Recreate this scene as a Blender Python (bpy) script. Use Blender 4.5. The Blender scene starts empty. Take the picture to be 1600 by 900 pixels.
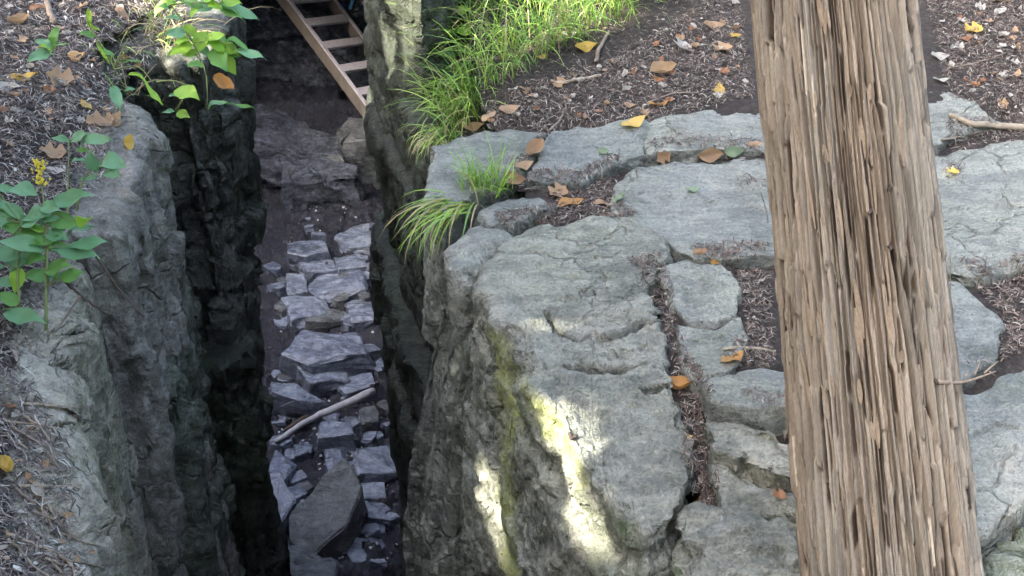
import bpy, math, random
import numpy as np
from mathutils import Vector, Matrix

random.seed(7); rng = np.random.default_rng(7)
scene = bpy.context.scene
COL = scene.collection

# ------------------------------------------------------------------ camera
F_PX = 2000.0; PITCH = math.radians(34.0); CAM = np.array([0.0, 0.0, 1.75])
cd = bpy.data.cameras.new('camera'); cam = bpy.data.objects.new('camera', cd); COL.objects.link(cam)
cd.sensor_width = 36.0; cd.lens = 36.0 * F_PX / 1600.0; cd.clip_start = 0.02; cd.clip_end = 500.0
cam.location = CAM; cam.rotation_euler = (math.pi / 2 - PITCH, 0, 0)
scene.camera = cam
# ------------------------------------------------------------------ sky, sun, exposure
SUN = np.array([-0.68, -0.40, 0.61]); SUN /= np.linalg.norm(SUN)
w = bpy.data.worlds.new('World'); scene.world = w; w.use_nodes = True
nt = w.node_tree; bg = nt.nodes['Background']
sky = nt.nodes.new('ShaderNodeTexSky'); sky.sky_type = 'NISHITA'; sky.sun_disc = False
sky.sun_elevation = math.asin(SUN[2]); sky.sun_rotation = math.atan2(SUN[0], SUN[1])
sky.dust_density = 7.0; sky.air_density = 0.7
nt.links.new(sky.outputs[0], bg.inputs['Color']); bg.inputs['Strength'].default_value = 0.15
sd = bpy.data.lights.new('sun', 'SUN'); so = bpy.data.objects.new('sun', sd); COL.objects.link(so)
sd.energy = 2.0; sd.angle = math.radians(0.5); sd.color = (1.0, 0.93, 0.80)
so.location = (-6, -2, 9); so.rotation_euler = Vector(SUN).to_track_quat('Z', 'Y').to_euler()
vs = scene.view_settings
vs.view_transform = 'Standard'; vs.look = 'None'; vs.gamma = 1.0; vs.use_curve_mapping = False
vs.exposure = 3.85
scene.cycles.use_adaptive_sampling = True; scene.cycles.adaptive_threshold = 0.02; scene.cycles.max_bounces = 5; scene.cycles.diffuse_bounces = 2; scene.cycles.glossy_bounces = 2; scene.cycles.transmission_bounces = 3

# ------------------------------------------------------------------ projection helpers (pixels of the 1600x900 photograph)
CF = np.array([0, math.cos(PITCH), -math.sin(PITCH)]); CU = np.array([0, math.sin(PITCH), math.cos(PITCH)]); CR = np.array([1.0, 0, 0])
def ray(px, py):
    return CR * ((px - 800) / F_PX) - CU * ((py - 450) / F_PX) + CF
def at_depth(px, py, d): return CAM + ray(px, py) * d
def at_z(px, py, z):
    r = ray(px, py); return CAM + r * ((z - CAM[2]) / r[2])
def at_y(px, py, y):
    r = ray(px, py); return CAM + r * (y / r[1])
def project(P):
    Q = P - CAM; d = Q @ CF
    return 800 + F_PX * (Q @ CR) / d, 450 - F_PX * (Q @ CU) / d, d
def at_surf(px, py, zf):
    z = 0.0
    for _ in range(40):
        p = at_z(px, py, z); z = 0.6 * z + 0.4 * float(zf(p[0], p[1]))
    return at_z(px, py, z)

# ------------------------------------------------------------------ noise
def _h(ix, iy, iz, seed):
    h = (ix.astype(np.int64) * 374761393 + iy.astype(np.int64) * 668265263 + iz.astype(np.int64) * 2147483647 + seed * 1274126177) & 0xffffffff
    h = ((h ^ (h >> 13)) * 1274126177) & 0xffffffff
    h = ((h ^ (h >> 16)) * 2246822519) & 0xffffffff
    h = h ^ (h >> 15)
    return (h & 0xffffff) / float(0xffffff)
from concurrent.futures import ThreadPoolExecutor
POOL = ThreadPoolExecutor(4)
def par(fn, p, *a):
    sh = p.shape[:-1]; q = np.asarray(p, float).reshape(-1, 3)
    if len(q) < 20000: return fn(q, *a).reshape(sh)
    return np.concatenate(list(POOL.map(lambda c: fn(c, *a), np.array_split(q, max(4, len(q) // 30000))))).reshape(sh)
def _vn(p, seed):
    i = np.floor(p).astype(np.int64); f = p - i; f = f * f * f * (f * (f * 6 - 15) + 10)
    hx = i[:, 0] * 374761393; hy = i[:, 1] * 668265263; hz = i[:, 2] * 2147483647 + seed * 1274126177; r = 0
    for a in (0, 1):
        wx = f[:, 0] if a else 1 - f[:, 0]; ha = hx + 374761393 * a
        for b in (0, 1):
            wy = wx * (f[:, 1] if b else 1 - f[:, 1]); hb = ha + hy + 668265263 * b
            for c in (0, 1):
                h = (hb + hz + 2147483647 * c) & 0xffffffff
                h = ((h ^ (h >> 13)) * 1274126177) & 0xffffffff; h = ((h ^ (h >> 16)) * 2246822519) & 0xffffffff
                r = r + wy * (f[:, 2] if c else 1 - f[:, 2]) * ((h >> 8) / float(0xffffff))
    return r * 2 - 1
def vnoise(p, seed=0): return par(_vn, np.asarray(p, float), seed)
def fbm(p, seed=0, oct=4, gain=0.5, lac=2.13):
    r = 0; a = 1.0; q = np.asarray(p, float)
    for o in range(oct):
        r = r + a * vnoise(q + 17.3 * o, seed + o); q = q * lac; a *= gain
    return r
def _fc(p, seed, tilt):
    i = np.floor(p).astype(np.int64); best = np.full(len(p), 9e9); bh = np.zeros(len(p), np.int64); bd = np.zeros_like(p)
    for a in (-1, 0, 1):
        for b in (-1, 0, 1):
            for c in (-1, 0, 1):
                jx, jy, jz = i[:, 0] + a, i[:, 1] + b, i[:, 2] + c
                h = (jx * 374761393 + jy * 668265263 + jz * 2147483647 + seed * 1274126177) & 0xffffffff
                h = ((h ^ (h >> 13)) * 1274126177) & 0xffffffff; h = ((h ^ (h >> 16)) * 2246822519) & 0xffffffff; h = h ^ (h >> 15)
                dx = p[:, 0] - jx - (h & 1023) / 1023.0; dy = p[:, 1] - jy - ((h >> 10) & 1023) / 1023.0; dz = p[:, 2] - jz - ((h >> 20) & 1023) / 1023.0
                d = dx * dx + dy * dy + dz * dz; m = d < best
                best[m] = d[m]; bh[m] = h[m]; bd[m, 0] = dx[m]; bd[m, 1] = dy[m]; bd[m, 2] = dz[m]
    h = (bh * 2654435761) & 0xffffffff; h = ((h ^ (h >> 15)) * 2246822519) & 0xffffffff; h2 = ((h ^ (h >> 13)) * 1274126177) & 0xffffffff
    g = lambda v, k: ((v >> k) & 1023) / 511.5 - 1
    return g(h, 2) + tilt * (g(h, 12) * bd[:, 0] + g(h2, 2) * bd[:, 1] + g(h2, 12) * bd[:, 2])
def facets(p, seed=0, tilt=0.8):
    """chunky planar facets: each random cell gets a height and a slope"""
    return par(_fc, np.asarray(p, float), seed, tilt)
def sstep(a, b, x):
    t = np.clip((x - a) / (b - a), 0, 1); return t * t * (3 - 2 * t)

# ------------------------------------------------------------------ object helpers
WLOC = {}
def tag(o, label=None, cat=None, group=None, kind=None):
    if label: o['label'] = label
    if cat: o['category'] = cat
    if group: o['group'] = group
    if kind: o['kind'] = kind
    return o
def empty(name, loc, label=None, cat=None, group=None, kind=None):
    o = bpy.data.objects.new(name, None); COL.objects.link(o); o.location = loc; o.empty_display_size = 0.1
    WLOC[o.name] = np.array(loc, float); return tag(o, label, cat, group, kind)
def np_mesh(name, V, F, smooth=True, attrs=None, mat=None):
    V = np.ascontiguousarray(V, dtype=np.float32); F = np.ascontiguousarray(F, dtype=np.int32)
    me = bpy.data.meshes.new(name); k = F.shape[1]
    me.vertices.add(len(V)); me.vertices.foreach_set('co', V.ravel())
    me.loops.add(F.size); me.loops.foreach_set('vertex_index', F.ravel())
    me.polygons.add(len(F)); me.polygons.foreach_set('loop_start', np.arange(0, F.size, k, dtype=np.int32))
    if smooth: me.polygons.foreach_set('use_smooth', np.ones(len(F), bool))
    me.update(calc_edges=True); me.validate()
    for n, a in (attrs or {}).items():
        at = me.color_attributes.new(n, 'FLOAT_COLOR', 'POINT')
        c = np.ones((len(V), 4), np.float32); c[:, :a.shape[1]] = a; at.data.foreach_set('color', c.ravel())
    if mat: me.materials.append(mat)
    return me
def link(name, me, parent=None, loc=(0, 0, 0)):
    o = bpy.data.objects.new(name, me); COL.objects.link(o)
    WLOC[o.name] = np.array(loc, float)
    if parent is not None:
        o.parent = parent; o.location = np.array(loc, float) - WLOC[parent.name]
    else: o.location = loc
    return o
def mk(name, V, F, mat, parent=None, smooth=True, attrs=None, loc=None):
    V = np.asarray(V, float)
    if loc is None:
        loc = np.array([V[:, 0].mean(), V[:, 1].mean(), V[:, 2].min()])
    return link(name, np_mesh(name, V - loc, F, smooth, attrs, mat), parent, loc)
def place(name, me, M, parent=None):
    o = bpy.data.objects.new(name, me); COL.objects.link(o)
    if parent is not None:
        o.parent = parent; M = Matrix.Translation(-Vector(WLOC[parent.name])) @ M
    o.matrix_basis = M; return o
def tube_arrays(pts, radii, nseg=8):
    pts = np.asarray(pts, float); n = len(pts); radii = np.broadcast_to(radii, (n,))
    T = np.gradient(pts, axis=0); T /= np.linalg.norm(T, axis=1)[:, None] + 1e-9
    up = np.array([0.31, 0.2, 0.93]); V = []
    for i in range(n):
        a = np.cross(T[i], up); a /= np.linalg.norm(a) + 1e-9; b = np.cross(T[i], a)
        for j in range(nseg):
            t = 2 * math.pi * j / nseg; V.append(pts[i] + radii[i] * (math.cos(t) * a + math.sin(t) * b))
    Fs = [(i * nseg + j, i * nseg + (j + 1) % nseg, (i + 1) * nseg + (j + 1) % nseg, (i + 1) * nseg + j) for i in range(n - 1) for j in range(nseg)]
    V.append(pts[0]); V.append(pts[-1]); c0, c1 = len(V) - 2, len(V) - 1
    for j in range(nseg):
        Fs.append((c0, (j + 1) % nseg, j, j)); Fs.append((c1, (n - 1) * nseg + j, (n - 1) * nseg + (j + 1) % nseg, (n - 1) * nseg + (j + 1) % nseg))
    return np.array(V), Fs
def fix_quads(Fs):
    return [tuple(dict.fromkeys(f)) for f in Fs]
def pyobj(name, V, Fs, mat, parent=None, smooth=True, loc=None):
    V = np.asarray(V, float)
    if loc is None: loc = np.array([V[:, 0].mean(), V[:, 1].mean(), V[:, 2].min()])
    me = bpy.data.meshes.new(name); me.from_pydata((V - loc).tolist(), [], fix_quads(Fs)); me.materials.append(mat)
    if smooth: me.polygons.foreach_set('use_smooth', np.ones(len(me.polygons), bool))
    me.update(); return link(name, me, parent, loc)
def tube(name, pts, radii, mat, parent=None, nseg=8):
    V, Fs = tube_arrays(pts, radii, nseg); return pyobj(name, V, Fs, mat, parent, loc=np.asarray(pts[0], float))
def crom(pts, n):
    P = np.asarray(pts, float); P = np.vstack([2 * P[0] - P[1], P, 2 * P[-1] - P[-2]]); m = len(P) - 3
    t = np.linspace(0, m - 1e-6, n); i = t.astype(int); f = (t - i)[:, None]
    a, b, c, d = P[i], P[i + 1], P[i + 2], P[i + 3]
    return 0.5 * (2 * b + (c - a) * f + (2 * a - 5 * b + 4 * c - d) * f ** 2 + (3 * b - a - 3 * c + d) * f ** 3)

# ------------------------------------------------------------------ materials
def newmat(name):
    m = bpy.data.materials.new(name); m.use_nodes = True; t = m.node_tree
    return m, t, t.nodes['Principled BSDF'], t.nodes['Material Output']
class NB:
    def __init__(s, t): s.t = t
    def n(s, typ, **kw):
        x = s.t.nodes.new(typ)
        for k, v in kw.items():
            if k[0] == '_': x.inputs[k[1:].replace('_', ' ')].default_value = v
            else: setattr(x, k, v)
        return x
    def l(s, a, b): s.t.links.new(a, b)
    def pos(s, scale=(1, 1, 1)):
        g = s.n('ShaderNodeNewGeometry'); m = s.n('ShaderNodeMapping'); m.inputs['Scale'].default_value = scale
        s.l(g.outputs['Position'], m.inputs['Vector']); return m.outputs[0]
    def noise(s, vec, scale, detail=6, rough=0.6, dist=0.0):
        x = s.n('ShaderNodeTexNoise'); x.inputs['Scale'].default_value = scale; x.inputs['Detail'].default_value = detail
        x.inputs['Roughness'].default_value = rough; x.inputs['Distortion'].default_value = dist
        if vec is not None: s.l(vec, x.inputs['Vector'])
        return x.outputs['Fac']
    def ramp(s, fac, stops):
        r = s.n('ShaderNodeValToRGB'); e = r.color_ramp.elements
        while len(e) < len(stops): e.new(0.5)
        for k, (p, c) in enumerate(stops): e[k].position = p; e[k].color = (*c, 1) if len(c) == 3 else c
        s.l(fac, r.inputs[0]); return r.outputs[0]
    def mix(s, fac, a, b, mode='MIX'):
        m = s.n('ShaderNodeMix'); m.data_type = 'RGBA'; m.blend_type = mode
        for k, v in ((0, fac), (6, a), (7, b)):
            if hasattr(v, 'is_linked'): s.l(v, m.inputs[k])
            else: m.inputs[k].default_value = v if k == 0 else (*v, 1)
        return m.outputs[2]
    def math(s, op, a, b=0.5):
        m = s.n('ShaderNodeMath'); m.operation = op
        for k, v in ((0, a), (1, b)):
            if hasattr(v, 'is_linked'): s.l(v, m.inputs[k])
            else: m.inputs[k].default_value = v
        return m.outputs[0]
    def bump(s, h, strength, dist, prev=None):
        b = s.n('ShaderNodeBump'); b.inputs['Strength'].default_value = strength; b.inputs['Distance'].default_value = dist
        s.l(h, b.inputs['Height'])
        if prev is not None: s.l(prev, b.inputs['Normal'])
        return b.outputs[0]
def g3(v): return (v, v, v)
def rock_mat(name, dark, base, light, pale, rough=0.85, streak=False, moss=(0.06, 0.085, 0.03), lichen=(0.30, 0.33, 0.11), chalk=(0.55, 0.53, 0.45), bumpk=1.0, spots=0.6, spec=0.35, hair=1.0, steep_shade=0.0):
    m, t, P, out = newmat(name); N = NB(t)
    v = N.pos((1, 1, 0.16)) if streak else N.pos((1, 1, 1.0))
    v1 = N.pos(); oi = N.n('ShaderNodeObjectInfo')
    huge = N.noise(v1, 1.7, 4, 0.55, 0.8)
    big = N.noise(v, 5.0 if not streak else 9.0, 5, 0.62, 0.6)
    mid = N.noise(v1, 22.0, 5, 0.68, 0.3)
    fine = N.noise(v1, 120.0, 3, 0.7)
    c = N.ramp(big, [(0.30, dark), (0.44, base), (0.58, light), (0.74, base)])
    c = N.mix(N.ramp(huge, [(0.40, g3(0)), (0.62, g3(0.7))]), c, tuple(x * k for x, k in zip(light, (1.12, 1.12, 0.98))))
    c = N.mix(N.ramp(huge, [(0.30, g3(0.55)), (0.45, g3(0))]), c, tuple(x * k for x, k in zip(dark, (0.95, 1.1, 0.9))))
    c = N.mix(N.ramp(mid, [(0.47, g3(0)), (0.70, g3(spots))]), c, pale)
    c = N.mix(N.ramp(mid, [(0.28, g3(0.65)), (0.42, g3(0))]), c, dark)
    c = N.mix(0.5, c, N.ramp(fine, [(0.3, g3(0.22)), (0.5, g3(0.5)), (0.72, g3(0.85))]), 'OVERLAY')
    vor = N.n('ShaderNodeTexVoronoi'); vor.inputs['Scale'].default_value = 30.0; N.l(v1, vor.inputs['Vector'])
    c = N.mix(N.ramp(vor.outputs['Distance'], [(0.08, g3(0.4)), (0.20, g3(0))]), c, N.mix(N.math('GREATER_THAN', big, 0.5), dark, pale))
    c = N.mix(1.0, c, N.ramp(oi.outputs['Random'], [(0.0, (0.82, 0.84, 0.86)), (1.0, (1.1, 1.08, 1.02))]), 'MULTIPLY')
    if steep_shade:   # painted shade: steep faces coloured darker so the tops read lighter
        g = N.n('ShaderNodeNewGeometry'); sx = N.n('ShaderNodeSeparateXYZ'); N.l(g.outputs['True Normal'], sx.inputs[0])
        st = N.ramp(sx.outputs[2], [(0.15, g3(steep_shade)), (0.62, g3(0))]); vs_ = N.noise(N.pos((1, 1, 0.2)), 12.0, 6, 0.65)
        c = N.mix(N.math('MULTIPLY', st, N.ramp(vs_, [(0.36, g3(0.25)), (0.6, g3(1))])), c, (0.055, 0.068, 0.052))
    lin = N.noise(N.pos((0.22, 1.0, 1.0)), 26.0, 4, 0.6, 0.8)
    c = N.mix(N.ramp(lin, [(0.40, g3(0.5)), (0.50, g3(0))]), c, tuple(x * 0.75 for x in base)); c = N.mix(N.ramp(lin, [(0.55, g3(0)), (0.68, g3(0.55))]), c, tuple((x + y) / 2 for x, y in zip(light, pale)))
    a = N.n('ShaderNodeVertexColor'); a.layer_name = 'mask'
    s = N.n('ShaderNodeSeparateColor'); N.l(a.outputs[0], s.inputs[0])
    brk = N.ramp(N.noise(v1, 34.0, 4, 0.75), [(0.36, g3(0.25)), (0.62, g3(1.0))])
    for ch, col in ((0, moss), (1, lichen), (2, chalk)):
        colv = N.mix(fine, tuple(x * 0.6 for x in col), tuple(min(1, x * 1.35) for x in col))
        c = N.mix(N.math('MULTIPLY', s.outputs[ch], brk), c, colv)
    N.l(c, P.inputs['Base Color']); P.inputs['Roughness'].default_value = rough
    P.inputs['Specular IOR Level'].default_value = spec
    b = N.bump(mid, 1.0 * bumpk, 0.022); b = N.bump(N.noise(v if streak else v1, 60.0, 4, 0.75), 0.9 * bumpk, 0.012, b); b = N.bump(fine, 0.7 * bumpk, 0.004, b); b = N.bump(lin, 0.8 * bumpk, 0.012, b)
    if hair:    # hairline fractures
        w = N.n('ShaderNodeTexNoise'); w.inputs['Scale'].default_value = 5.0; w.inputs['Detail'].default_value = 4; N.l(v1, w.inputs['Vector'])
        vm = N.n('ShaderNodeVectorMath'); vm.operation = 'MULTIPLY_ADD'; N.l(w.outputs['Color'], vm.inputs[0]); vm.inputs[1].default_value = (0.25, 0.25, 0.25); N.l(v1, vm.inputs[2])
        ve = N.n('ShaderNodeTexVoronoi'); ve.feature = 'DISTANCE_TO_EDGE'; ve.inputs['Scale'].default_value = 3.6; N.l(vm.outputs[0], ve.inputs['Vector'])
        hl = N.ramp(ve.outputs['Distance'], [(0.0, g3(0)), (0.022, g3(1))]); gate = N.ramp(huge, [(0.47, g3(0)), (0.55, g3(1))])
        hh = N.mix(gate, (1, 1, 1), hl); b = N.bump(hh, 1.0 * hair, 0.012, b)
    N.l(b, P.inputs['Normal']); return m
M_LEDGE = rock_mat('ledge_rock', (0.13, 0.142, 0.128), (0.25, 0.268, 0.252), (0.33, 0.347, 0.322), (0.48, 0.485, 0.43), steep_shade=0.6, spots=0.42)
M_FACE = rock_mat('ledge_face_rock', (0.08, 0.088, 0.075), (0.225, 0.238, 0.21), (0.32, 0.33, 0.285), (0.50, 0.50, 0.43), moss=(0.06, 0.10, 0.03), steep_shade=0.75)
M_WALL = rock_mat('wall_rock', (0.055, 0.055, 0.046), (0.205, 0.195, 0.168), (0.30, 0.288, 0.252), (0.50, 0.485, 0.43), streak=True, moss=(0.035, 0.06, 0.025), spots=0.75)
M_DARK = rock_mat('shade_rock', (0.008, 0.011, 0.008), (0.024, 0.031, 0.022), (0.050, 0.061, 0.043), (0.15, 0.17, 0.13), moss=(0.035, 0.06, 0.02), spots=0.35, rough=0.5, spec=0.5)  # recess shade put into a near-black base colour
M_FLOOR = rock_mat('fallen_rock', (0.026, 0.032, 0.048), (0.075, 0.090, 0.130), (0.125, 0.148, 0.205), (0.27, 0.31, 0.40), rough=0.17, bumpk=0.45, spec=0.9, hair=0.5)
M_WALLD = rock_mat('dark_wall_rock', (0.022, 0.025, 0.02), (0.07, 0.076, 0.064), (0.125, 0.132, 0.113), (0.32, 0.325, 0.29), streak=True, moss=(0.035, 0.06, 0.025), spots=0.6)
M_STEP = rock_mat('far_rock', (0.010, 0.012, 0.018), (0.026, 0.032, 0.046), (0.055, 0.066, 0.09), (0.20, 0.23, 0.30), rough=0.22, spec=0.6, spots=0.5)  # shade on the far boulder fronts put into a darker base colour
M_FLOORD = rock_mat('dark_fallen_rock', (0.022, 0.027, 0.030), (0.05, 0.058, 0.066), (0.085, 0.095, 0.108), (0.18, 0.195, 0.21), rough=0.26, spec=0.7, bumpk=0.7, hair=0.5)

def soil_mat(name, a, b, c, rough=0.95, scale=1.0):
    m, t, P, out = newmat(name); N = NB(t); v = N.pos()
    c0 = N.ramp(N.noise(v, 60.0 * scale, 8, 0.75), [(0.3, a), (0.5, b), (0.7, c)])
    c0 = N.mix(N.ramp(N.noise(v, 4.0, 4, 0.6), [(0.35, g3(0)), (0.65, g3(0.6))]), c0, a)
    N.l(c0, P.inputs['Base Color']); P.inputs['Roughness'].default_value = rough
    bb = N.bump(N.noise(v, 45.0, 8, 0.75), 1.0, 0.02); bb = N.bump(N.noise(v, 200.0, 4, 0.7), 0.8, 0.004, bb)
    N.l(bb, P.inputs['Normal']); return m
M_SOIL = soil_mat('needle_soil', (0.027, 0.022, 0.018), (0.060, 0.048, 0.039), (0.135, 0.108, 0.088))
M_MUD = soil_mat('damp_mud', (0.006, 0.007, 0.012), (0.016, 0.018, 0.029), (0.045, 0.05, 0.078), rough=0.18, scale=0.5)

def attr_mat(name, rough=0.8, spec=0.3, transl=0.0):
    m, t, P, out = newmat(name); N = NB(t)
    a = N.n('ShaderNodeVertexColor'); a.layer_name = 'tint'
    N.l(a.outputs[0], P.inputs['Base Color']); P.inputs['Roughness'].default_value = rough; P.inputs['Specular IOR Level'].default_value = spec
    if transl:
        tr = N.n('ShaderNodeBsdfTranslucent'); N.l(a.outputs[0], tr.inputs[0]); mx = N.n('ShaderNodeMixShader'); mx.inputs[0].default_value = transl
        N.l(P.outputs[0], mx.inputs[1]); N.l(tr.outputs[0], mx.inputs[2]); N.l(mx.outputs[0], out.inputs[0])
    return m
M_LITTER = attr_mat('dry_litter')
M_GRASS = attr_mat('grass_blades', 0.5, 0.35, 0.35)
M_CROWN = attr_mat('crown_foliage', 0.6, 0.3)
def leaf_mat(name, c1, c2, rough=0.5, transl=0.3, vein=None):
    m, t, P, out = newmat(name); N = NB(t)
    oi = N.n('ShaderNodeObjectInfo'); tc = N.n('ShaderNodeTexCoord')
    nz = N.noise(tc.outputs['Object'], 60.0, 5, 0.7)
    c = N.mix(oi.outputs['Random'], c1, c2)
    c = N.mix(N.ramp(nz, [(0.42, g3(0)), (0.68, g3(0.55))]), c, vein or tuple(x * 0.5 for x in c1))
    N.l(c, P.inputs['Base Color']); P.inputs['Roughness'].default_value = rough
    N.l(N.bump(nz, 0.4, 0.003), P.inputs['Normal'])
    tr = N.n('ShaderNodeBsdfTranslucent'); N.l(c, tr.inputs[0]); mx = N.n('ShaderNodeMixShader'); mx.inputs[0].default_value = transl
    N.l(P.outputs[0], mx.inputs[1]); N.l(tr.outputs[0], mx.inputs[2]); N.l(mx.outputs[0], out.inputs[0]); return m
LM = {
 'yellow': leaf_mat('yellow_leaf', (0.62, 0.42, 0.07), (0.70, 0.50, 0.14), vein=(0.42, 0.24, 0.05)),
 'orange': leaf_mat('orange_leaf', (0.50, 0.26, 0.07), (0.56, 0.33, 0.12), vein=(0.30, 0.14, 0.05)),
 'tan': leaf_mat('tan_leaf', (0.42, 0.27, 0.15), (0.52, 0.36, 0.20), vein=(0.25, 0.15, 0.09)),
 'pale': leaf_mat('pale_leaf', (0.50, 0.48, 0.40), (0.55, 0.52, 0.46), vein=(0.32, 0.28, 0.22)),
 'rust': leaf_mat('rust_leaf', (0.34, 0.15, 0.06), (0.40, 0.20, 0.09), vein=(0.2, 0.09, 0.05)),
 'pgreen': leaf_mat('pale_green_leaf', (0.24, 0.33, 0.18), (0.30, 0.37, 0.24)),
 'green': leaf_mat('green_leaf', (0.13, 0.34, 0.07), (0.20, 0.42, 0.09), 0.40, 0.3, (0.09, 0.22, 0.05)),
 'teal': leaf_mat('blue_green_leaf', (0.16, 0.37, 0.17), (0.21, 0.43, 0.22), 0.36, 0.25, (0.11, 0.26, 0.10)),
 'lime': leaf_mat('lime_leaf', (0.30, 0.55, 0.05), (0.38, 0.62, 0.08), 0.45, 0.4, (0.22, 0.42, 0.04)),
}
def plain_mat(name, c, rough=0.7, scale=40.0, c2=None, bump=0.3, stretch=(1, 1, 1), metal=0):
    m, t, P, out = newmat(name); N = NB(t); tc = N.n('ShaderNodeTexCoord'); mp = N.n('ShaderNodeMapping'); mp.inputs['Scale'].default_value = stretch
    N.l(tc.outputs['Object'], mp.inputs[0]); nz = N.noise(mp.outputs[0], scale, 6, 0.7)
    N.l(N.ramp(nz, [(0.32, c), (0.68, c2 or tuple(x * 0.6 for x in c))]), P.inputs['Base Color'])
    P.inputs['Roughness'].default_value = rough; N.l(N.bump(nz, bump, 0.004), P.inputs['Normal']); return m
M_TWIG = plain_mat('dry_twig', (0.30, 0.25, 0.19), 0.85, 30, (0.16, 0.12, 0.09), 0.6)
M_PALETWIG = plain_mat('bleached_stick', (0.42, 0.36, 0.27), 0.85, 25, (0.22, 0.18, 0.12), 0.6)
M_DARKTWIG = plain_mat('dark_twig', (0.07, 0.05, 0.04), 0.85, 30)
M_DRIFT = plain_mat('weathered_branch', (0.36, 0.36, 0.38), 0.8, 25, (0.18, 0.18, 0.19), 0.6)
M_STEM = plain_mat('green_stem', (0.20, 0.27, 0.08), 0.6, 30, (0.16, 0.18, 0.07))
M_FLOWER = plain_mat('yellow_florets', (0.75, 0.62, 0.05), 0.6, 80, (0.6, 0.5, 0.05))
M_STRINGER = plain_mat('brown_lumber', (0.085, 0.072, 0.058), 0.85, 30, (0.05, 0.042, 0.034), 0.5, (1, 1, 0.3))
M_TREAD = plain_mat('weathered_lumber', (0.42, 0.40, 0.42), 0.8, 40, (0.27, 0.25, 0.26), 0.5)
M_CLOTH = plain_mat('blue_cloth', (0.015, 0.06, 0.22), 0.7, 60, (0.01, 0.035, 0.14), 0.5)
M_CLOTH2 = plain_mat('light_blue_trim', (0.08, 0.35, 0.65), 0.7, 60)

# ------------------------------------------------------------------ rock builder
def resample(O, n, smooth=2):
    O = np.asarray(O, float)
    for _ in range(smooth):
        Q = np.roll(O, -1, 0); O = np.stack([O * 0.75 + Q * 0.25, O * 0.25 + Q * 0.75], 1).reshape(-1, 2)
    Q = np.vstack([O, O[:1]]); L = np.r_[0, np.cumsum(np.linalg.norm(np.diff(Q, axis=0), axis=1))]
    t = np.linspace(0, L[-1], n, endpoint=False)
    return np.stack([np.interp(t, L, Q[:, 0]), np.interp(t, L, Q[:, 1])], 1), L[-1]
def seg_dist(px, py, line):
    d = np.full(px.shape, 1e9)
    for (ax, ay), (bx, by) in zip(line[:-1], line[1:]):
        ux, uy = bx - ax, by - ay; t = np.clip(((px - ax) * ux + (py - ay) * uy) / (ux * ux + uy * uy + 1e-9), 0, 1)
        d = np.minimum(d, np.hypot(px - ax - t * ux, py - ay - t * uy))
    return d
def in_poly(px, py, poly):
    r = np.zeros(np.shape(px), bool); n = len(poly)
    for i in range(n):
        (x0, y0), (x1, y1) = poly[i], poly[(i + 1) % n]
        if y0 == y1: continue
        c = ((y0 > py) != (y1 > py)) & (px < (x1 - x0) * (py - y0) / (y1 - y0) + x0); r ^= c
    return r
def poly_mask(px, py, poly, soft):
    d = seg_dist(px, py, list(poly) + [poly[0]]); return sstep(-soft, soft, np.where(in_poly(px, py, poly), d, -d))
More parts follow.
